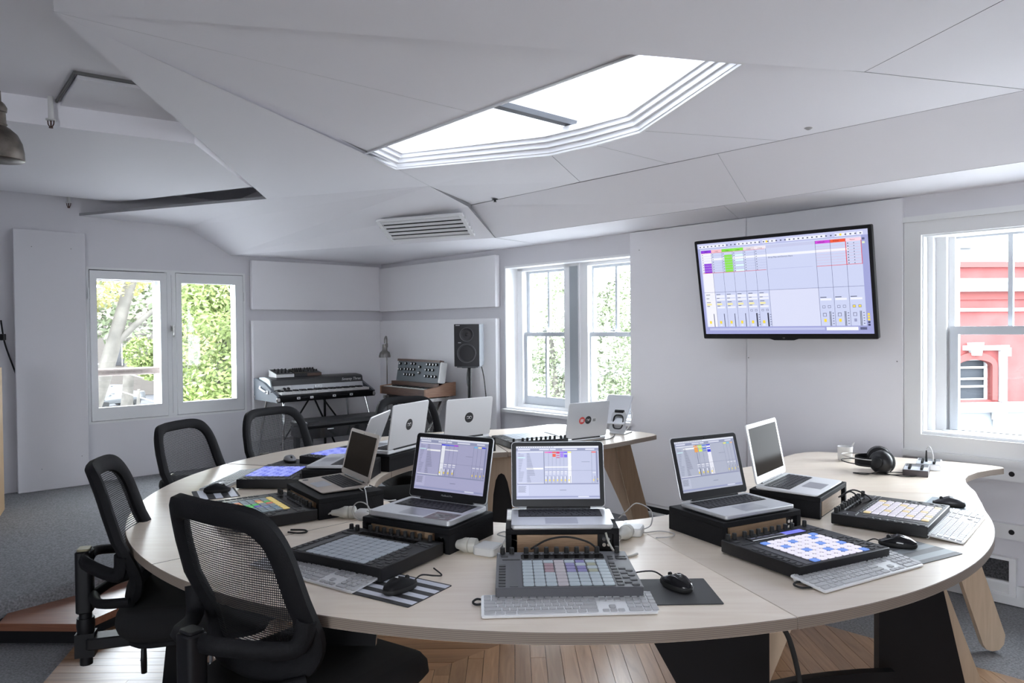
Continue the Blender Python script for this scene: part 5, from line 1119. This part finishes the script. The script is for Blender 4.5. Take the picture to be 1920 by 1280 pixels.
def drum_machine(name, label, x, y, w_, d_, body, face_m, rz=0., n_=(4, 2)):
    ztop = ZP + HB + .210; p = pn.location + Matrix.Rotation(PRZ, 3, 'Z') @ Vector((x, y, 0))
    t = thing(name, label, 'effects box', (p.x, p.y, ztop), PRZ + rz)
    mb = MB(); mb.loft([[(s, yy, zz) for yy, zz in ((-d_ / 2, 0), (-d_ / 2, .028), (d_ / 2, .066), (d_ / 2, 0))] for s in (-w_ / 2, w_ / 2)]); obj('case', mb, body, t, smooth=0)
    sl = math.atan2(.038, d_); mb = MB(); mb.box((0, 0, .0485), (w_ - .012, d_ - .01, .003)); mb.v = [(a, b, c + b * math.tan(sl)) for a, b, c in mb.v]; obj('face_plate', mb, face_m, t, smooth=0)
    for i in range(n_[0]):
        for j in range(n_[1]): mb = MB(); xx, yy = (-.5 + (i + .5) / n_[0]) * (w_ - .03), (-.3 + .5 * j) * (d_ - .03); mb.cyl((xx, yy, (.049 + yy * math.tan(sl))), (xx, yy, .070 + yy * math.tan(sl)), .0075, .006, 10); obj('knob', mb, M_rubber, t)
drum_machine('effects_box', 'white-sided black effects box, leftmost of three on top of the stage piano', -.31, .075, .17, .20, M_wplast, M_black, R(-4), (4, 2))
drum_machine('effects_box', 'black effects box with small pale switches, middle of three on the stage piano', -.14, .085, .13, .14, M_black, mat('fx_dark', (.05, .045, .03), .5), 0, (5, 2))
drum_machine('effects_box', 'dark red-brown sided effects box, rightmost of three on the stage piano', -.005, .10, .15, .17, M_walnut, M_black, R(3), (4, 2))

# ================================================================ WOODEN SYNTHESIZER on its stand, against the right wall
SRZ = math.atan2(DB.y, DB.x)                     # local x along +DB (towards camera right), local y towards the right wall (-DA)
SB0 = W(.33, 1.115, ZP)
sy = thing('synthesizer', 'wooden keyboard synthesizer with raised knob panel, on a folding stand by the loudspeaker', 'synthesizer', W(.33, 1.115, .79), SRZ)
SWd, SDp = .745, .34
mb = MB()
pf_ = [(-.17, 0), (-.17, .075), (-.03, .088), (.06, .12), (.17, .125), (.17, 0)]
for s in (-1, 1):
    mb = MB(); mb.loft([[(s * (SWd / 2 - .011) + e, y, z) for y, z in pf_] for e in (-.011, .011)])
    obj('side_cheek', mb, wood('side_walnut', (.26, .13, .075), (.38, .20, .12), .45, 'y', 3.), sy, smooth=0)
mb = MB(); mb.box((0, -.16, .035), (SWd - .044, .02, .07)); mb.box((0, .01, .008), (SWd - .044, .32, .016)); mb.box((0, -.03, .095), (SWd - .044, .05, .045)); mb.box((0, .155, .06), (SWd - .044, .02, .12)); obj('wood_case', mb, M_walnut, sy, smooth=0)
wk = None
for k in range(26):
    ww2 = (SWd - .13) / 26; loc = (-SWd / 2 + .10 + ww2 * (k + .5), -.103, .066)
    if wk is None: mb = MB(); mb.box((0, 0, 0), (ww2 - .0015, .095, .016)); wk = obj('white_key', mb, M_wplast, sy, loc, smooth=0)
    else: share(wk, sy, loc)
bk = None
for k in range(25):
    if k % 7 in (2, 6): continue
    loc = (-SWd / 2 + .10 + ww2 * (k + 1), -.082, .078)
    if bk is None: mb = MB(); mb.box((0, 0, 0), (.012, .055, .014)); bk = obj('black_key', mb, M_black, sy, loc, smooth=0)
    else: share(bk, sy, loc)
mb = MB(); mb.box((-SWd / 2 + .06, -.10, .068), (.055, .10, .012)); obj('wheel_plate', mb, M_alul, sy, smooth=0)
MP = Matrix.Translation((0, .0, .118)) @ Euler((R(80), 0, 0)).to_matrix().to_4x4()
mb = MB(); mb.box((0, .10, -.032), (SWd - .05, .19, .064), 0, MP); obj('panel_body', mb, M_wplast, sy, smooth=0)
mb = MB(); mb.box((-.012, .095, .001), (SWd - .075, .19, .004), 0, MP); fp = obj('knob_panel', mb, mat('slate_panel', (.085, .105, .12), .45), sy, smooth=0)
mb = MB(); mb.box((-.012, .20, -.012), (SWd - .06, .022, .05), 0, MP); obj('wood_top', mb, M_walnut, sy, smooth=0)
kn = None
KP = [(-.30, .2), (-.20, .205), (-.10, .205), (-.05, .205), (.04, .17), (.16, .205), (.21, .205), (.26, .205), (.31, .205), (-.31, .13), (-.27, .13), (-.20, .135), (-.15, .135), (-.10, .135), (-.05, .135), (.04, .10), (.15, .14), (.20, .14), (.26, .14), (-.20, .07), (-.15, .07), (-.10, .07), (-.05, .07), (.15, .065), (.20, .065), (.26, .065), (.31, .065)]
for x, y in KP:
    if kn is None:
        mb = MB(); mb.lathe([(.013, .003), (.0125, .018), (.008, .019)], 12, 0, MP.to_3x3().to_4x4()); mb.lathe([(.0085, .019), (.008, .021), (.001, .0212)], 12, 1, MP.to_3x3().to_4x4()); kn = obj('knob', mb, [M_rubber, M_alul], fp, MP @ Vector((x * .97 - .012, y * .78 + .008, 0)), smooth=40)
    else: share(kn, fp, MP @ Vector((x * .97 - .012, y * .78 + .008, 0)))
ss = thing('synthesizer_stand', 'black and steel folding keyboard stand holding the wooden synthesizer', 'stand', SB0, SRZ)
hz = .79 - ZP
mb = MB(); mb.box((0, -.11, hz - .02), (.62, .04, .036)); mb.box((0, .12, hz - .02), (.62, .04, .036)); obj('cross_bar', mb, M_black, ss, smooth=0)
for s in (-1, 1): mb = MB(); mb.box((s * .30, .01, hz - .03), (.035, .36, .03)); obj('arm', mb, M_steel, ss, smooth=0)
for s in (-1, 1):
    mb = MB(); mb.loft([[(s * .27 + a, .10 + b, hz - .04) for a, b in ((-.018, -.02), (.018, -.02), (.018, .02), (-.018, .02))], [(s * .27 + a, -.22 + b, .02) for a, b in ((-.018, -.02), (.018, -.02), (.018, .02), (-.018, .02))]]); obj('leg', mb, M_steel if s > 0 else M_black, ss, smooth=0)
    mb = MB(); mb.loft([[(s * .24 + a, -.12 + b, hz - .04) for a, b in ((-.015, -.018), (.015, -.018), (.015, .018), (-.015, .018))], [(s * .24 + a, .18 + b, .0) for a, b in ((-.015, -.018), (.015, -.018), (.015, .018), (-.015, .018))]]); obj('leg', mb, M_black, ss, smooth=0)

# ================================================================ LOUDSPEAKER, TRIPOD, LAMP
sp_xy = (-.365, 6.33); srz = R(-6)
sk_ = thing('loudspeaker', 'black two-way loudspeaker with grey side on a tripod in front of the wall board', 'speaker', (*sp_xy, 1.085), srz)
mb = MB(); mb.rbox((0, 0, .178), (.215, .26, .356), .006, .004); mb.box((0, -.0, -.004), (.18, .2, .012)); obj('cabinet', mb, mat('speaker_grey', (.13, .14, .155), .45), sk_)
mb = MB(); mb.rbox((0, -.132, .178), (.213, .006, .352), .002, .001); obj('front_baffle', mb, mat('speaker_black', (.02, .02, .024), .5), sk_)
FB = lambda x, z: Matrix.Translation((x, -.136, z)) @ Euler((R(90), 0, 0)).to_matrix().to_4x4()
for x, z, r, nm in ((0, .268, .058, 'tweeter'), (0, .112, .080, 'woofer')):
    mb = MB(); mb.lathe([(r, .0), (r * .98, .004), (r * .86, .004), (r * .84, -.002), (r * .45, -.02), (r * .2, -.014), (.001, -.010)] if nm == 'woofer' else [(r, 0), (r * .95, .003), (r * .35, -.012), (r * .25, -.004), (r * .1, .001), (.001, .002)], 36, 0, FB(x, z) @ Matrix.Translation((0, 0, .0035)), False); d = obj(nm, mb, mat('driver_black', (.03, .03, .035), .4), sk_, smooth=30)
    mb = MB(); mb.tube([(x + r * .97 * math.cos(q), -.141, z + r * .97 * math.sin(q)) for q in [2 * math.pi * i / 36 for i in range(36)]], .003, 6, closed=True); obj('ring', mb, mat('ring_grey', (.10, .10, .11), .35), d, smooth=60)
for x, z, s_ in ((-.075, .345, .035), (-.06, .20, .025)): mb = MB(); mb.box((x, -.1365, z), (s_, .001, .006)); obj('name_strip', mb, mat('logo_grey', (.5, .5, .52), .4), sk_, smooth=0)
tp = thing('speaker_stand', 'black telescopic tripod stand under the loudspeaker', 'stand', (*sp_xy, ZP), srz)
HS = 1.085 - ZP
mb = MB(); mb.cyl((0, 0, .52), (0, 0, HS - .012), .017, n=12); mb.rbox((0, 0, HS - .012), (.12, .12, .008), .02, .002); obj('pole', mb, M_black, tp)
mb = MB(); mb.cyl((0, 0, .12), (0, 0, .56), .024, n=14); obj('outer_tube', mb, M_blackm, tp)
mb = MB(); mb.cyl((0, 0, .50), (0, 0, .58), .031, n=14); mb.cyl((.03, 0, .54), (.055, 0, .54), .01, n=8); obj('collar', mb, M_rubber, tp)
for k in range(3):
    a = R(60 + 120 * k); mb = MB(); mb.cyl((.02 * math.cos(a), .02 * math.sin(a), .45), (.32 * math.cos(a), .32 * math.sin(a), .012), .012, n=8); obj('leg', mb, M_black, tp)
mb = MB(); mb.tube(smooth_path([(.06, .12, HS + .06), (.10, .15, HS - .1), (.14, .16, HS - .5), (.2, .18, .1), (.3, .2, .01)], 7), .005, 6); obj('signal_cable', mb, M_rubber, tp, smooth=60)
mb = MB(); mb.tube(smooth_path([(-.02, .1, HS + .04), (-.03, .06, HS - .15), (.04, .03, HS - .4), (.03, .03, .2)], 7), .004, 6); obj('mains_cable', mb, M_rubber, tp, smooth=60)
fl_ = thing('floor_lamp', 'slim steel floor lamp with a bell shade in the corner behind the synthesizer', 'lamp', W(.20, .40, ZP), R(-20))
mb = MB(); mb.lathe([(.13, 0), (.13, .012), (.1, .022), (.012, .03), (.001, .03)], 28); obj('base', mb, M_dsteel, fl_, smooth=40)
mb = MB(); mb.cyl((0, 0, .03), (0, 0, 1.10), .006, n=10); obj('pole', mb, M_dsteel, fl_)
mb = MB(); mb.tube(smooth_path([(0, 0, 1.08), (0, -.0, 1.14), (.01, -.03, 1.17), (.01, -.055, 1.15), (.01, -.06, 1.10)], 6), .008, 8); mb.cyl((0, 0, 1.06), (0, 0, 1.10), .012, n=10); obj('swivel', mb, M_dsteel, fl_, smooth=50)
mb = MB(); mb.lathe([(.030, .20), (.036, .195), (.038, .12), (.046, .10), (.075, .075), (.088, .03), (.090, .0), (.087, .0), (.084, .03), (.07, .07), (.03, .10)], 28, 0, TM((.01, -.06, .96)) @ Matrix.Scale(.66, 4), False); obj('shade', mb, M_dsteel, fl_, smooth=45)

# ================================================================ PENDANT LAMP, SPRINKLERS, SOCKET, DOOR
pl = thing('pendant_lamp', 'tarnished metal bell pendant lamp cropped at the upper left', 'lamp', (-1.775, 2.585, 2.0))
M_pend = mat('tarnished_metal', (.22, .20, .175), .33, 1., var=.45, vscale=16)
mb = MB(); mb.lathe([(.074, .0), (.0765, .002), (.0755, .03), (.070, .062), (.056, .092), (.034, .112), (.024, .118), (.022, .165), (.026, .168), (.027, .182), (.020, .196), (.010, .205), (.009, .24), (.001, .242)], 36); mb.lathe([(.0735, .001), (.072, .03), (.066, .06), (.052, .088), (.02, .108), (.001, .11)], 36); obj('shade', mb, M_pend, pl, smooth=40)
mb = MB(); mb.tube([(.024 * math.cos(q), .024 * math.sin(q), .125) for q in [2 * math.pi * i / 20 for i in range(20)]], .003, 6, closed=True); obj('collar_ring', mb, M_pend, pl)
mb = MB(); mb.cyl((0, 0, .24), (0, 0, .598), .004, n=8); obj('cord', mb, M_black, pl)
mb = MB(); mb.lathe([(.001, .02), (.028, .035), (.032, .06), (.018, .09), (.018, .108)], 18); obj('bulb', mb, M_wplast, pl, smooth=60)
def sprinkler(label, loc, up):
    t = thing('sprinkler', label, 'sprinkler', loc, 0, 'ceiling sprinkler heads')
    mb = MB(); mb.cyl((0, 0, up), (0, 0, -.004), .013, n=12); mb.lathe([(.024, -.004), (.024, -.010), (.01, -.012)], 16, 0); obj('escutcheon', mb, M_wplast, t, smooth=40)
    mb = MB()
    for s in (-1, 1): mb.tube([(s * .016, 0, -.012), (s * .014, 0, -.03), (s * .005, 0, -.046)], .003, 6)
    mb.cyl((0, 0, -.046), (0, 0, -.05), .010, n=12); mb.cyl((0, 0, -.012), (0, 0, -.045), .004, n=8); obj('frame', mb, mat('bronze', (.10, .055, .045), .4, .8), t, smooth=50)
sprinkler('bronze sprinkler head below the recessed hatch at upper left', (-2.335, 3.79, 2.49), .11)
sprinkler('bronze sprinkler head above the white leaning board at left', tuple(MR @ Vector((2.955, .06, 2.45))), .15)
t = thing('sprinkler', 'small black sprinkler nozzle below the skylight, near the air grille', 'sprinkler', (-.115, 5.47, 2.352)); mb = MB(); mb.lathe([(.022, .0), (.022, -.004), (.008, -.006), (.008, -.018), (.014, -.02), (.001, -.022)], 14); obj('nozzle', mb, M_black, t)
t = thing('sprinkler', 'tiny pale sprinkler nozzle on the ceiling right of the skylight', 'sprinkler', (1.45, 3.62, 2.366)); mb = MB(); mb.lathe([(.022, .0), (.02, -.006), (.008, -.014), (.001, -.016)], 14); obj('nozzle', mb, mat('nozzle_grey', (.35, .34, .34), .5), t)
t = thing('downlight', 'small round black recessed downlight in the ceiling at upper right', 'light', (1.905, 3.31, 2.352)); mb = MB(); mb.lathe([(.030, -.002), (.030, .001), (.001, .001)], 20); mb.lathe([(.034, .0), (.034, -.003), (.029, -.003), (.029, .0)], 20, 1, None, False); obj('baffle', mb, [M_black, M_steel], t)
for i, (a, z) in enumerate(((.735, .36),)):
    t = thing('power_socket', 'white wall power socket with a red plug low on the wall beneath the piano', 'socket', W(a, .045, z - .04), PRZ)
    mb = MB(); mb.rbox((0, .0, .04), (.12, .01, .075), .003, .002); mb.box((-.075, .01, .03), (.045, .03, .085)); obj('plate', mb, M_wplast, t)
    mb = MB(); mb.box((.01, -.022, .012), (.085, .035, .02)); obj('plug', mb, mat('plug_red', (.28, .05, .06), .5), t, smooth=0)
dr = thing('door_leaf', 'edge of an open pale wooden door at the far left of the frame', 'door', (-3.605, 5.20, ZP), R(118))
mb = MB(); mb.box((-.4, .0, .50), (.8, .036, 1.0)); obj('panel', mb, wood('door_oak', (.52, .34, .17), (.62, .43, .24), .45, 'z', 1.), dr, smooth=0)
mb = MB(); mb.box((.001, 0, .30), (.004, .02, .09)); mb.box((.001, 0, .9), (.004, .02, .09)); obj('latch_plate', mb, M_steel, dr, smooth=0)
rp = thing('blind_cord', 'slack black cord with a small toggle at the left edge beside the white board', 'cord', W(3.45, .03, 1.25), 0)
mb = MB(); q0 = Vector(rp.location); mb.tube(smooth_path([W(3.42, .03, 1.50) - q0, W(3.40, .035, 1.33) - q0, W(3.36, .04, 1.18) - q0, W(3.33, .04, 1.08) - q0], 6), .006, 6); obj('cord', mb, M_blackm, rp); mb = MB(); mb.rbox((0, 0, 0), (.035, .03, .05), .006, .004); mb.v = [tuple(Vector(p) + W(3.41, .035, 1.37) - q0) for p in mb.v]; obj('toggle', mb, M_black, rp)
# ================================================================ OUTSIDE
GZ = -3.6
gm = MB(); gm.box((0, 10, GZ - .1), (160, 50, .2)); struct('ground_bounce', gm, mat('bounce_grey', (.36, .36, .36), .9, var=.15, vscale=.5), smooth=0)  # near ground mostly out of view, kept pale to bounce light upward
gm = MB(); gm.box((0, 75, GZ - .12), (220, 80, .2)); struct('ground_street', gm, mat('asphalt', (.045, .045, .049), .9, var=.2, vscale=.5), smooth=0)
M_leafy = mat('leaf_yellow', (.24, .225, .07), .6, var=.4, vscale=.9); M_leafg = mat('leaf_green', (.13, .17, .048), .6, var=.5, vscale=.9); M_leafp = mat('leaf_pale', (.16, .19, .11), .6, var=.5, vscale=.7)
M_bark = mat('pale_bark', (.075, .068, .058), .8, var=.35, vscale=2.5)
def tree(label, base, blobs, m, nleaf, leaf, trunk, seed, r0=.28):
    t = thing('tree', label, 'tree', (base[0], base[1], GZ)); rn = random.Random(seed)
    for i, (pts, r) in enumerate(trunk):
        mb = MB(); n = len(pts); mb.tube(smooth_path([Vector(p) - Vector((base[0], base[1], GZ)) for p in pts], 4), [r * (1 - .6 * k / (4 * (n - 1))) for k in range(4 * (n - 1) + 1)], 10)
        obj('trunk' if i == 0 else 'branch', mb, M_bark, t, smooth=60)
    vs, fs = [], []
    for k in range(nleaf):
        b = blobs[k % len(blobs)]
        while True:
            d = Vector((rn.uniform(-1, 1), rn.uniform(-1, 1), rn.uniform(-1, 1)))
            if .15 < d.length < 1: break
        d = d.normalized() * (d.length ** .45)
        p = Vector(b[:3]) + Vector((d.x * b[3], d.y * b[3], d.z * b[4])) - Vector((base[0], base[1], GZ))
        a = Vector((rn.gauss(0, 1), rn.gauss(0, 1), rn.gauss(0, .6))).normalized(); c = a.cross(Vector((rn.gauss(0, 1), rn.gauss(0, 1), rn.gauss(0, 1)))).normalized(); s = leaf * rn.uniform(.6, 1.3)
        n = len(vs); vs += [tuple(p - a * s), tuple(p + c * s * .45), tuple(p + a * s), tuple(p - c * s * .45)]; fs.append((n, n + 1, n + 2, n + 3))
    mb = MB(); mb.add(vs, fs); tag(obj('foliage', mb, m, t, smooth=0), kind='stuff'); return t
tree('leaning pale-barked tree with yellow leaves outside the left casement pane', (-13.2, 23), [(-13.2, 23, 3.4, 1.9, 1.3), (-11.2, 23.5, 4.6, 2.0, 1.4), (-13.9, 22.5, 2.2, 1.2, .9), (-10.4, 25, 1.8, 1.3, 1.6)], M_leafy, 11000, .095,
     [([(-14.1, 23, GZ), (-13.3, 23, -1.5), (-12.6, 23, .3), (-12.0, 23, 2.3), (-11.4, 23, 4.2)], .34), ([(-12.35, 23, 1.0), (-11.3, 23.2, 2.0), (-10.2, 23.4, 2.6)], .12), ([(-13.6, 22.6, GZ), (-13.2, 22.8, -.6), (-13.1, 23, 1.8)], .22)], 11)
tree('dense bright green tree filling the right casement pane', (-5.9, 14.5), [(-5.3, 14, 2.1, 1.0, .9), (-5.95, 14.4, 1.1, .8, 1.0), (-5.2, 14.2, .3, 1.0, .9), (-6.0, 14.6, 2.4, .7, .8), (-5.75, 14, -.1, .8, .55), (-4.7, 15, 1.2, 1.0, 1.2)], M_leafg, 16000, .062, [([(-5.9, 14.5, GZ), (-5.8, 14.5, -1), (-5.6, 14.4, 1.5)], .16)], 12)
tree('small shrubby green tree by the street outside the left casement pane', (-11.3, 22), [(-11.0, 22, .75, .5, .5), (-10.8, 22.2, .3, .42, .35), (-10.3, 22.2, .6, .4, .45)], M_leafg, 3000, .075, [([(-11.3, 22, GZ), (-11.1, 22, -.3)], .1)], 13)
tree('tall hazy green tree in the distance across the street', (-24, 46), [(-23, 46, 3.5, 4, 3.2), (-27, 47, 5, 4, 4), (-19, 48, 4, 4, 4), (-29.5, 46, 3, 3, 3.4), (-15, 50, 3, 4, 4)], M_leafp, 9000, .26, [([(-24, 46, GZ), (-23.6, 46, 2)], .4)], 14)
tree('pale feathery tree outside the left sash of the middle window', (.9, 19), [(.75, 19, 1.7, .8, 1.5), (1.35, 19, .9, .8, 1.5), (.75, 19.5, -.1, .7, .9), (1.9, 19.5, 1.5, .6, 1.4)], M_leafp, 7000, .065, [([(1.2, 19, GZ), (1.1, 19, -.3), (.95, 19, 1.6)], .14), ([(1.1, 19, -.6), (1.5, 19, .5)], .08)], 15)
tree('pale green tree outside the right sash of the middle window', (3.1, 18.5), [(2.5, 18.5, 1.0, .9, 1.4), (3.1, 18.6, .2, .8, 1.2), (2.5, 18.4, -.6, .9, .8), (3.0, 18.7, 2.0, .7, .9)], M_leafp, 7000, .065, [([(3.1, 18.5, GZ), (2.9, 18.5, 0)], .15)], 16)
# car in the street
cr = thing('parked_car', 'small pale car parked in the street below the casement window', 'car', (-26.8, 49.5, GZ), R(-20))
mb = MB()
for xs in (1,):
    body = [(-.88, .30), (-.92, .55), (-.88, .85), (-.80, .95), (.80, .95), (.88, .85), (.92, .55), (.88, .30)]
    L = [[(x * s, y, z * (1 if z < .5 else k)) for x, z in body] for y, s, k in ((-2.05, .86, .72), (-1.95, .96, .86), (-1.0, 1, 1.0), (1.2, 1, 1.04), (1.95, .96, 1.0), (2.05, .88, .9))]
    mb.loft(L)
obj('body', mb, mat('car_paint', (.10, .105, .11), .3, .2, coat=.5), cr, smooth=40)
mb = MB(); mb.loft([[(-.78 * s, y, .9), (-.62 * s, y2, z), (.62 * s, y2, z), (.78 * s, y, .9)] for y, y2, z, s in ((-1.1, -.95, .92, 1), (-1.05, -.45, 1.42, 1), (.9, .6, 1.44, 1), (1.5, 1.3, .95, .98))]); obj('cabin', mb, mat('car_glass', (.12, .14, .16), .1), cr, smooth=40)
mb = MB(); mb.rbox((0, .08, 1.44), (1.22, 1.2, .05), .15, .02); obj('roof', mb, MATS['car_paint'], cr)
for x in (-.8, .8):
    for y in (-1.3, 1.25): mb = MB(); mb.cyl((x - .1, y, .31), (x + .1, y, .31), .31, n=16); obj('wheel', mb, M_rubber, cr)
    mb = MB(); mb.rbox((x * .78, -2.0, .66), (.32, .12, .14), .04, .01); obj('headlight', mb, mat('lamp_glass', (.16, .16, .16), .3), cr)
    mb = MB(); mb.rbox((x * 1.22, -.75, .98), (.18, .1, .12), .03, .01); obj('mirror', mb, MATS['car_paint'], cr)
mb = MB(); mb.box((0, -2.06, .42), (1.0, .04, .14)); obj('grille', mb, M_black, cr, smooth=0)
for i, (p, q) in enumerate((((-16, 26, .25), (-7, 21, -1.2)), ((-16, 26.5, .7), (-7, 22, -.6)))):
    mb = MB(); P, Q = Vector(p), Vector(q); mb.tube([P.lerp(Q, k / 8) - P - Vector((0, 0, .3 * math.sin(math.pi * k / 8))) for k in range(9)], .018, 5); tag(obj('power_line', mb, mat('wire_pale', (.5, .5, .5), .6), None, P), ('lower' if i == 0 else 'upper') + ' overhead power line crossing outside the left casement pane', 'cable')
hb = thing('house', 'pale low building behind the trees across the street', 'building', (-30, 62, GZ))
mb = MB(); mb.box((0, 0, 3), (26, 6, 6)); obj('wall', mb, mat('render_pale', (.07, .06, .052), .8), hb, smooth=0)
mb = MB(); mb.loft([[(-13.4, -3.4, 6), (13.4, -3.4, 6), (13.4, 3.4, 6), (-13.4, 3.4, 6)], [(-11, -.2, 8), (11, -.2, 8), (11, .2, 8), (-11, .2, 8)]]); obj('roof', mb, mat('roof_tile', (.05, .03, .024), .8), hb, smooth=0)
for x in (-9, -5, -1, 3, 7): mb = MB(); mb.box((x, -3.03, 3.2), (1.2, .1, 1.7)); mb.box((x, -3.05, 3.2), (.06, .12, 1.7), 1); obj('window', mb, [M_dglass, M_white], hb, smooth=0)

# red building across the street, seen through the right window
FB_Y = 22.0
rb = thing('red_building', 'red painted brick facade with white cornices and an arched window, across the street', 'building', (14.2, FB_Y, GZ), R(4))
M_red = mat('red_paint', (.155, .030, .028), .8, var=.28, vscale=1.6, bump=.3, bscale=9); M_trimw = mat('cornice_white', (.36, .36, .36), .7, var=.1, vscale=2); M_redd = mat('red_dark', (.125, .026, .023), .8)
zz = lambda py: EYE - (py - 606) / 1390 * FB_Y - GZ
xx = lambda px: (px - 960) / 1390 * FB_Y - 14.2
mb = MB(); WX0, WX1, WZ0, WZ1 = xx(1790), xx(1857), zz(748), zz(672)
mb.box(((-9 + WX0) / 2, 1, (zz(760) + zz(500)) / 2), (WX0 + 9, 2, zz(500) - zz(760))); mb.box(((WX1 + 12) / 2, 1, (zz(760) + zz(500)) / 2), (12 - WX1, 2, zz(500) - zz(760)))
mb.box(((WX0 + WX1) / 2, 1, (WZ1 + zz(500)) / 2), (WX1 - WX0, 2, zz(500) - WZ1)); mb.box(((WX0 + WX1) / 2, 1, (zz(760) + WZ0) / 2), (WX1 - WX0, 2, WZ0 - zz(760)))
obj('wall', mb, M_red, rb, smooth=0)
mb = MB(); mb.box((1.5, 1.05, zz(760) / 2), (21, 2, zz(760))); obj('ground_floor_wall', mb, mat('blue_grey_render', (.17, .185, .2), .8, var=.1, vscale=1), rb, smooth=0)
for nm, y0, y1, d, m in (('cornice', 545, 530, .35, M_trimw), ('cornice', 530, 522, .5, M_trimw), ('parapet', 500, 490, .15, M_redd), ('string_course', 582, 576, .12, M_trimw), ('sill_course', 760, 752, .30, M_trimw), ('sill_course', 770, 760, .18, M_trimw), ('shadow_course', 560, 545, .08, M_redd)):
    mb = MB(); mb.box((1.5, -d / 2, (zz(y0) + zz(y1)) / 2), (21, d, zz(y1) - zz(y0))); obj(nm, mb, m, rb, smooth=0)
cxw = (WX0 + WX1) / 2; rw = (WX1 - WX0) / 2
mb = MB(); pts = [(cxw + (rw + .16) * math.cos(R(a)), WZ1 - rw * .35 + (rw * .35 + .22) * math.sin(R(a))) for a in range(0, 181, 12)]; pin = [(cxw + rw * math.cos(R(a)), WZ1 - rw * .35 + rw * .35 * math.sin(R(a))) for a in range(180, -1, -12)]
def arch(o_, i_, y0, y1):
    P = o_ + i_; n = len(P); return [(x, y0, z) for x, z in P], [(x, y1, z) for x, z in P]
a, b = arch([(cxw + rw + .16, WZ0)] + pts + [(cxw - rw - .16, WZ0)], [(cxw - rw, WZ0)] + pin + [(cxw + rw, WZ0)], -.10, .12); mb.loft([a, b]); obj('window_arch', mb, M_redd, rb, smooth=0)
mb = MB(); mb.box((cxw, .25, (WZ0 + WZ1) / 2), (2 * rw, .05, WZ1 - WZ0)); wn = obj('window', mb, mat('window_dark', (.03, .034, .04), .4, spec=.1), rb, smooth=0)
mb = MB()
for f_ in (0, .33, .52, .8, 1): mb.box((cxw, .16, WZ0 + f_ * (WZ1 - WZ0)), (2 * rw, .08, .06))
for s in (-1, 1): mb.box((cxw + s * (rw - .03), .16, (WZ0 + WZ1) / 2), (.06, .08, WZ1 - WZ0))
obj('sash_bars', mb, M_trimw, wn, smooth=0)
mb = MB(); mb.box((xx(1845), -.08, zz(650)), (xx(1885) - xx(1800), .16, .14)); mb.box((xx(1878), -.08, zz(700)), (.16, .16, zz(650) - zz(752))); mb.box((xx(1883), -.08, zz(658)), (.22, .2, .25)); obj('label_moulding', mb, M_trimw, rb, smooth=0)
mb = MB(); mb.loft([[(cxw + a * .20, y, zz(640)), (cxw + .20 * -a, y, zz(640)), (cxw + -a * .12, y, zz(664)), (cxw + a * .12, y, zz(664))] for a, y in ((-1, -.2), (-1, .0))]); obj('keystone', mb, M_trimw, rb, smooth=0)
mb = MB(); mb.box((xx(1868), -.16, zz(777)), (.26, .32, .24)); mb.box((xx(1868), -.1, zz(790)), (.18, .2, .22)); obj('bracket', mb, M_trimw, rb, smooth=0)
gb2 = thing('grey_building', 'pale distant tower block behind the red facade', 'building', (26, 45, GZ))
mb = MB(); mb.box((0, 2, 6.0), (8, 4, 12)); obj('wall', mb, mat('tower_pale', (.085, .085, .09), .8), gb2, smooth=0); mb = MB(); mb.box((.8, -.03, 10.2), (2.0, .1, 1.2)); obj('window', mb, mat('tower_glass', (.04, .05, .055), .3), gb2, smooth=0)

# ================================================================ portals guide the daylight through the openings, the last one added out of view
def portal(c, n, sx, sy):
    d = bpy.data.lights.new('window_portal', 'AREA'); d.shape = 'RECTANGLE'; d.size = sx; d.size_y = sy; d.cycles.is_portal = True
    o = bpy.data.objects.new('window_portal', d); C.objects.link(o); o.location = c; o.rotation_euler = Vector(n).to_track_quat('-Z', 'Z' if abs(n[2]) < .9 else 'Y').to_euler()
portal(W(2.165, -.3, 1.29), DB, 1.4, 1.35); portal(W(-.3, 2.7, 1.32), DA, 1.5, 1.35); portal(W(-.3, 6.07, 1.35), DA, 1.45, 1.15)
portal(W(1.65, 4.03, 3.05), Vector((0, 0, -1)), 3.2, 3.2)
portal(W(AX + .3, 8.6, 1.48), -DA, 2.7, 1.3)
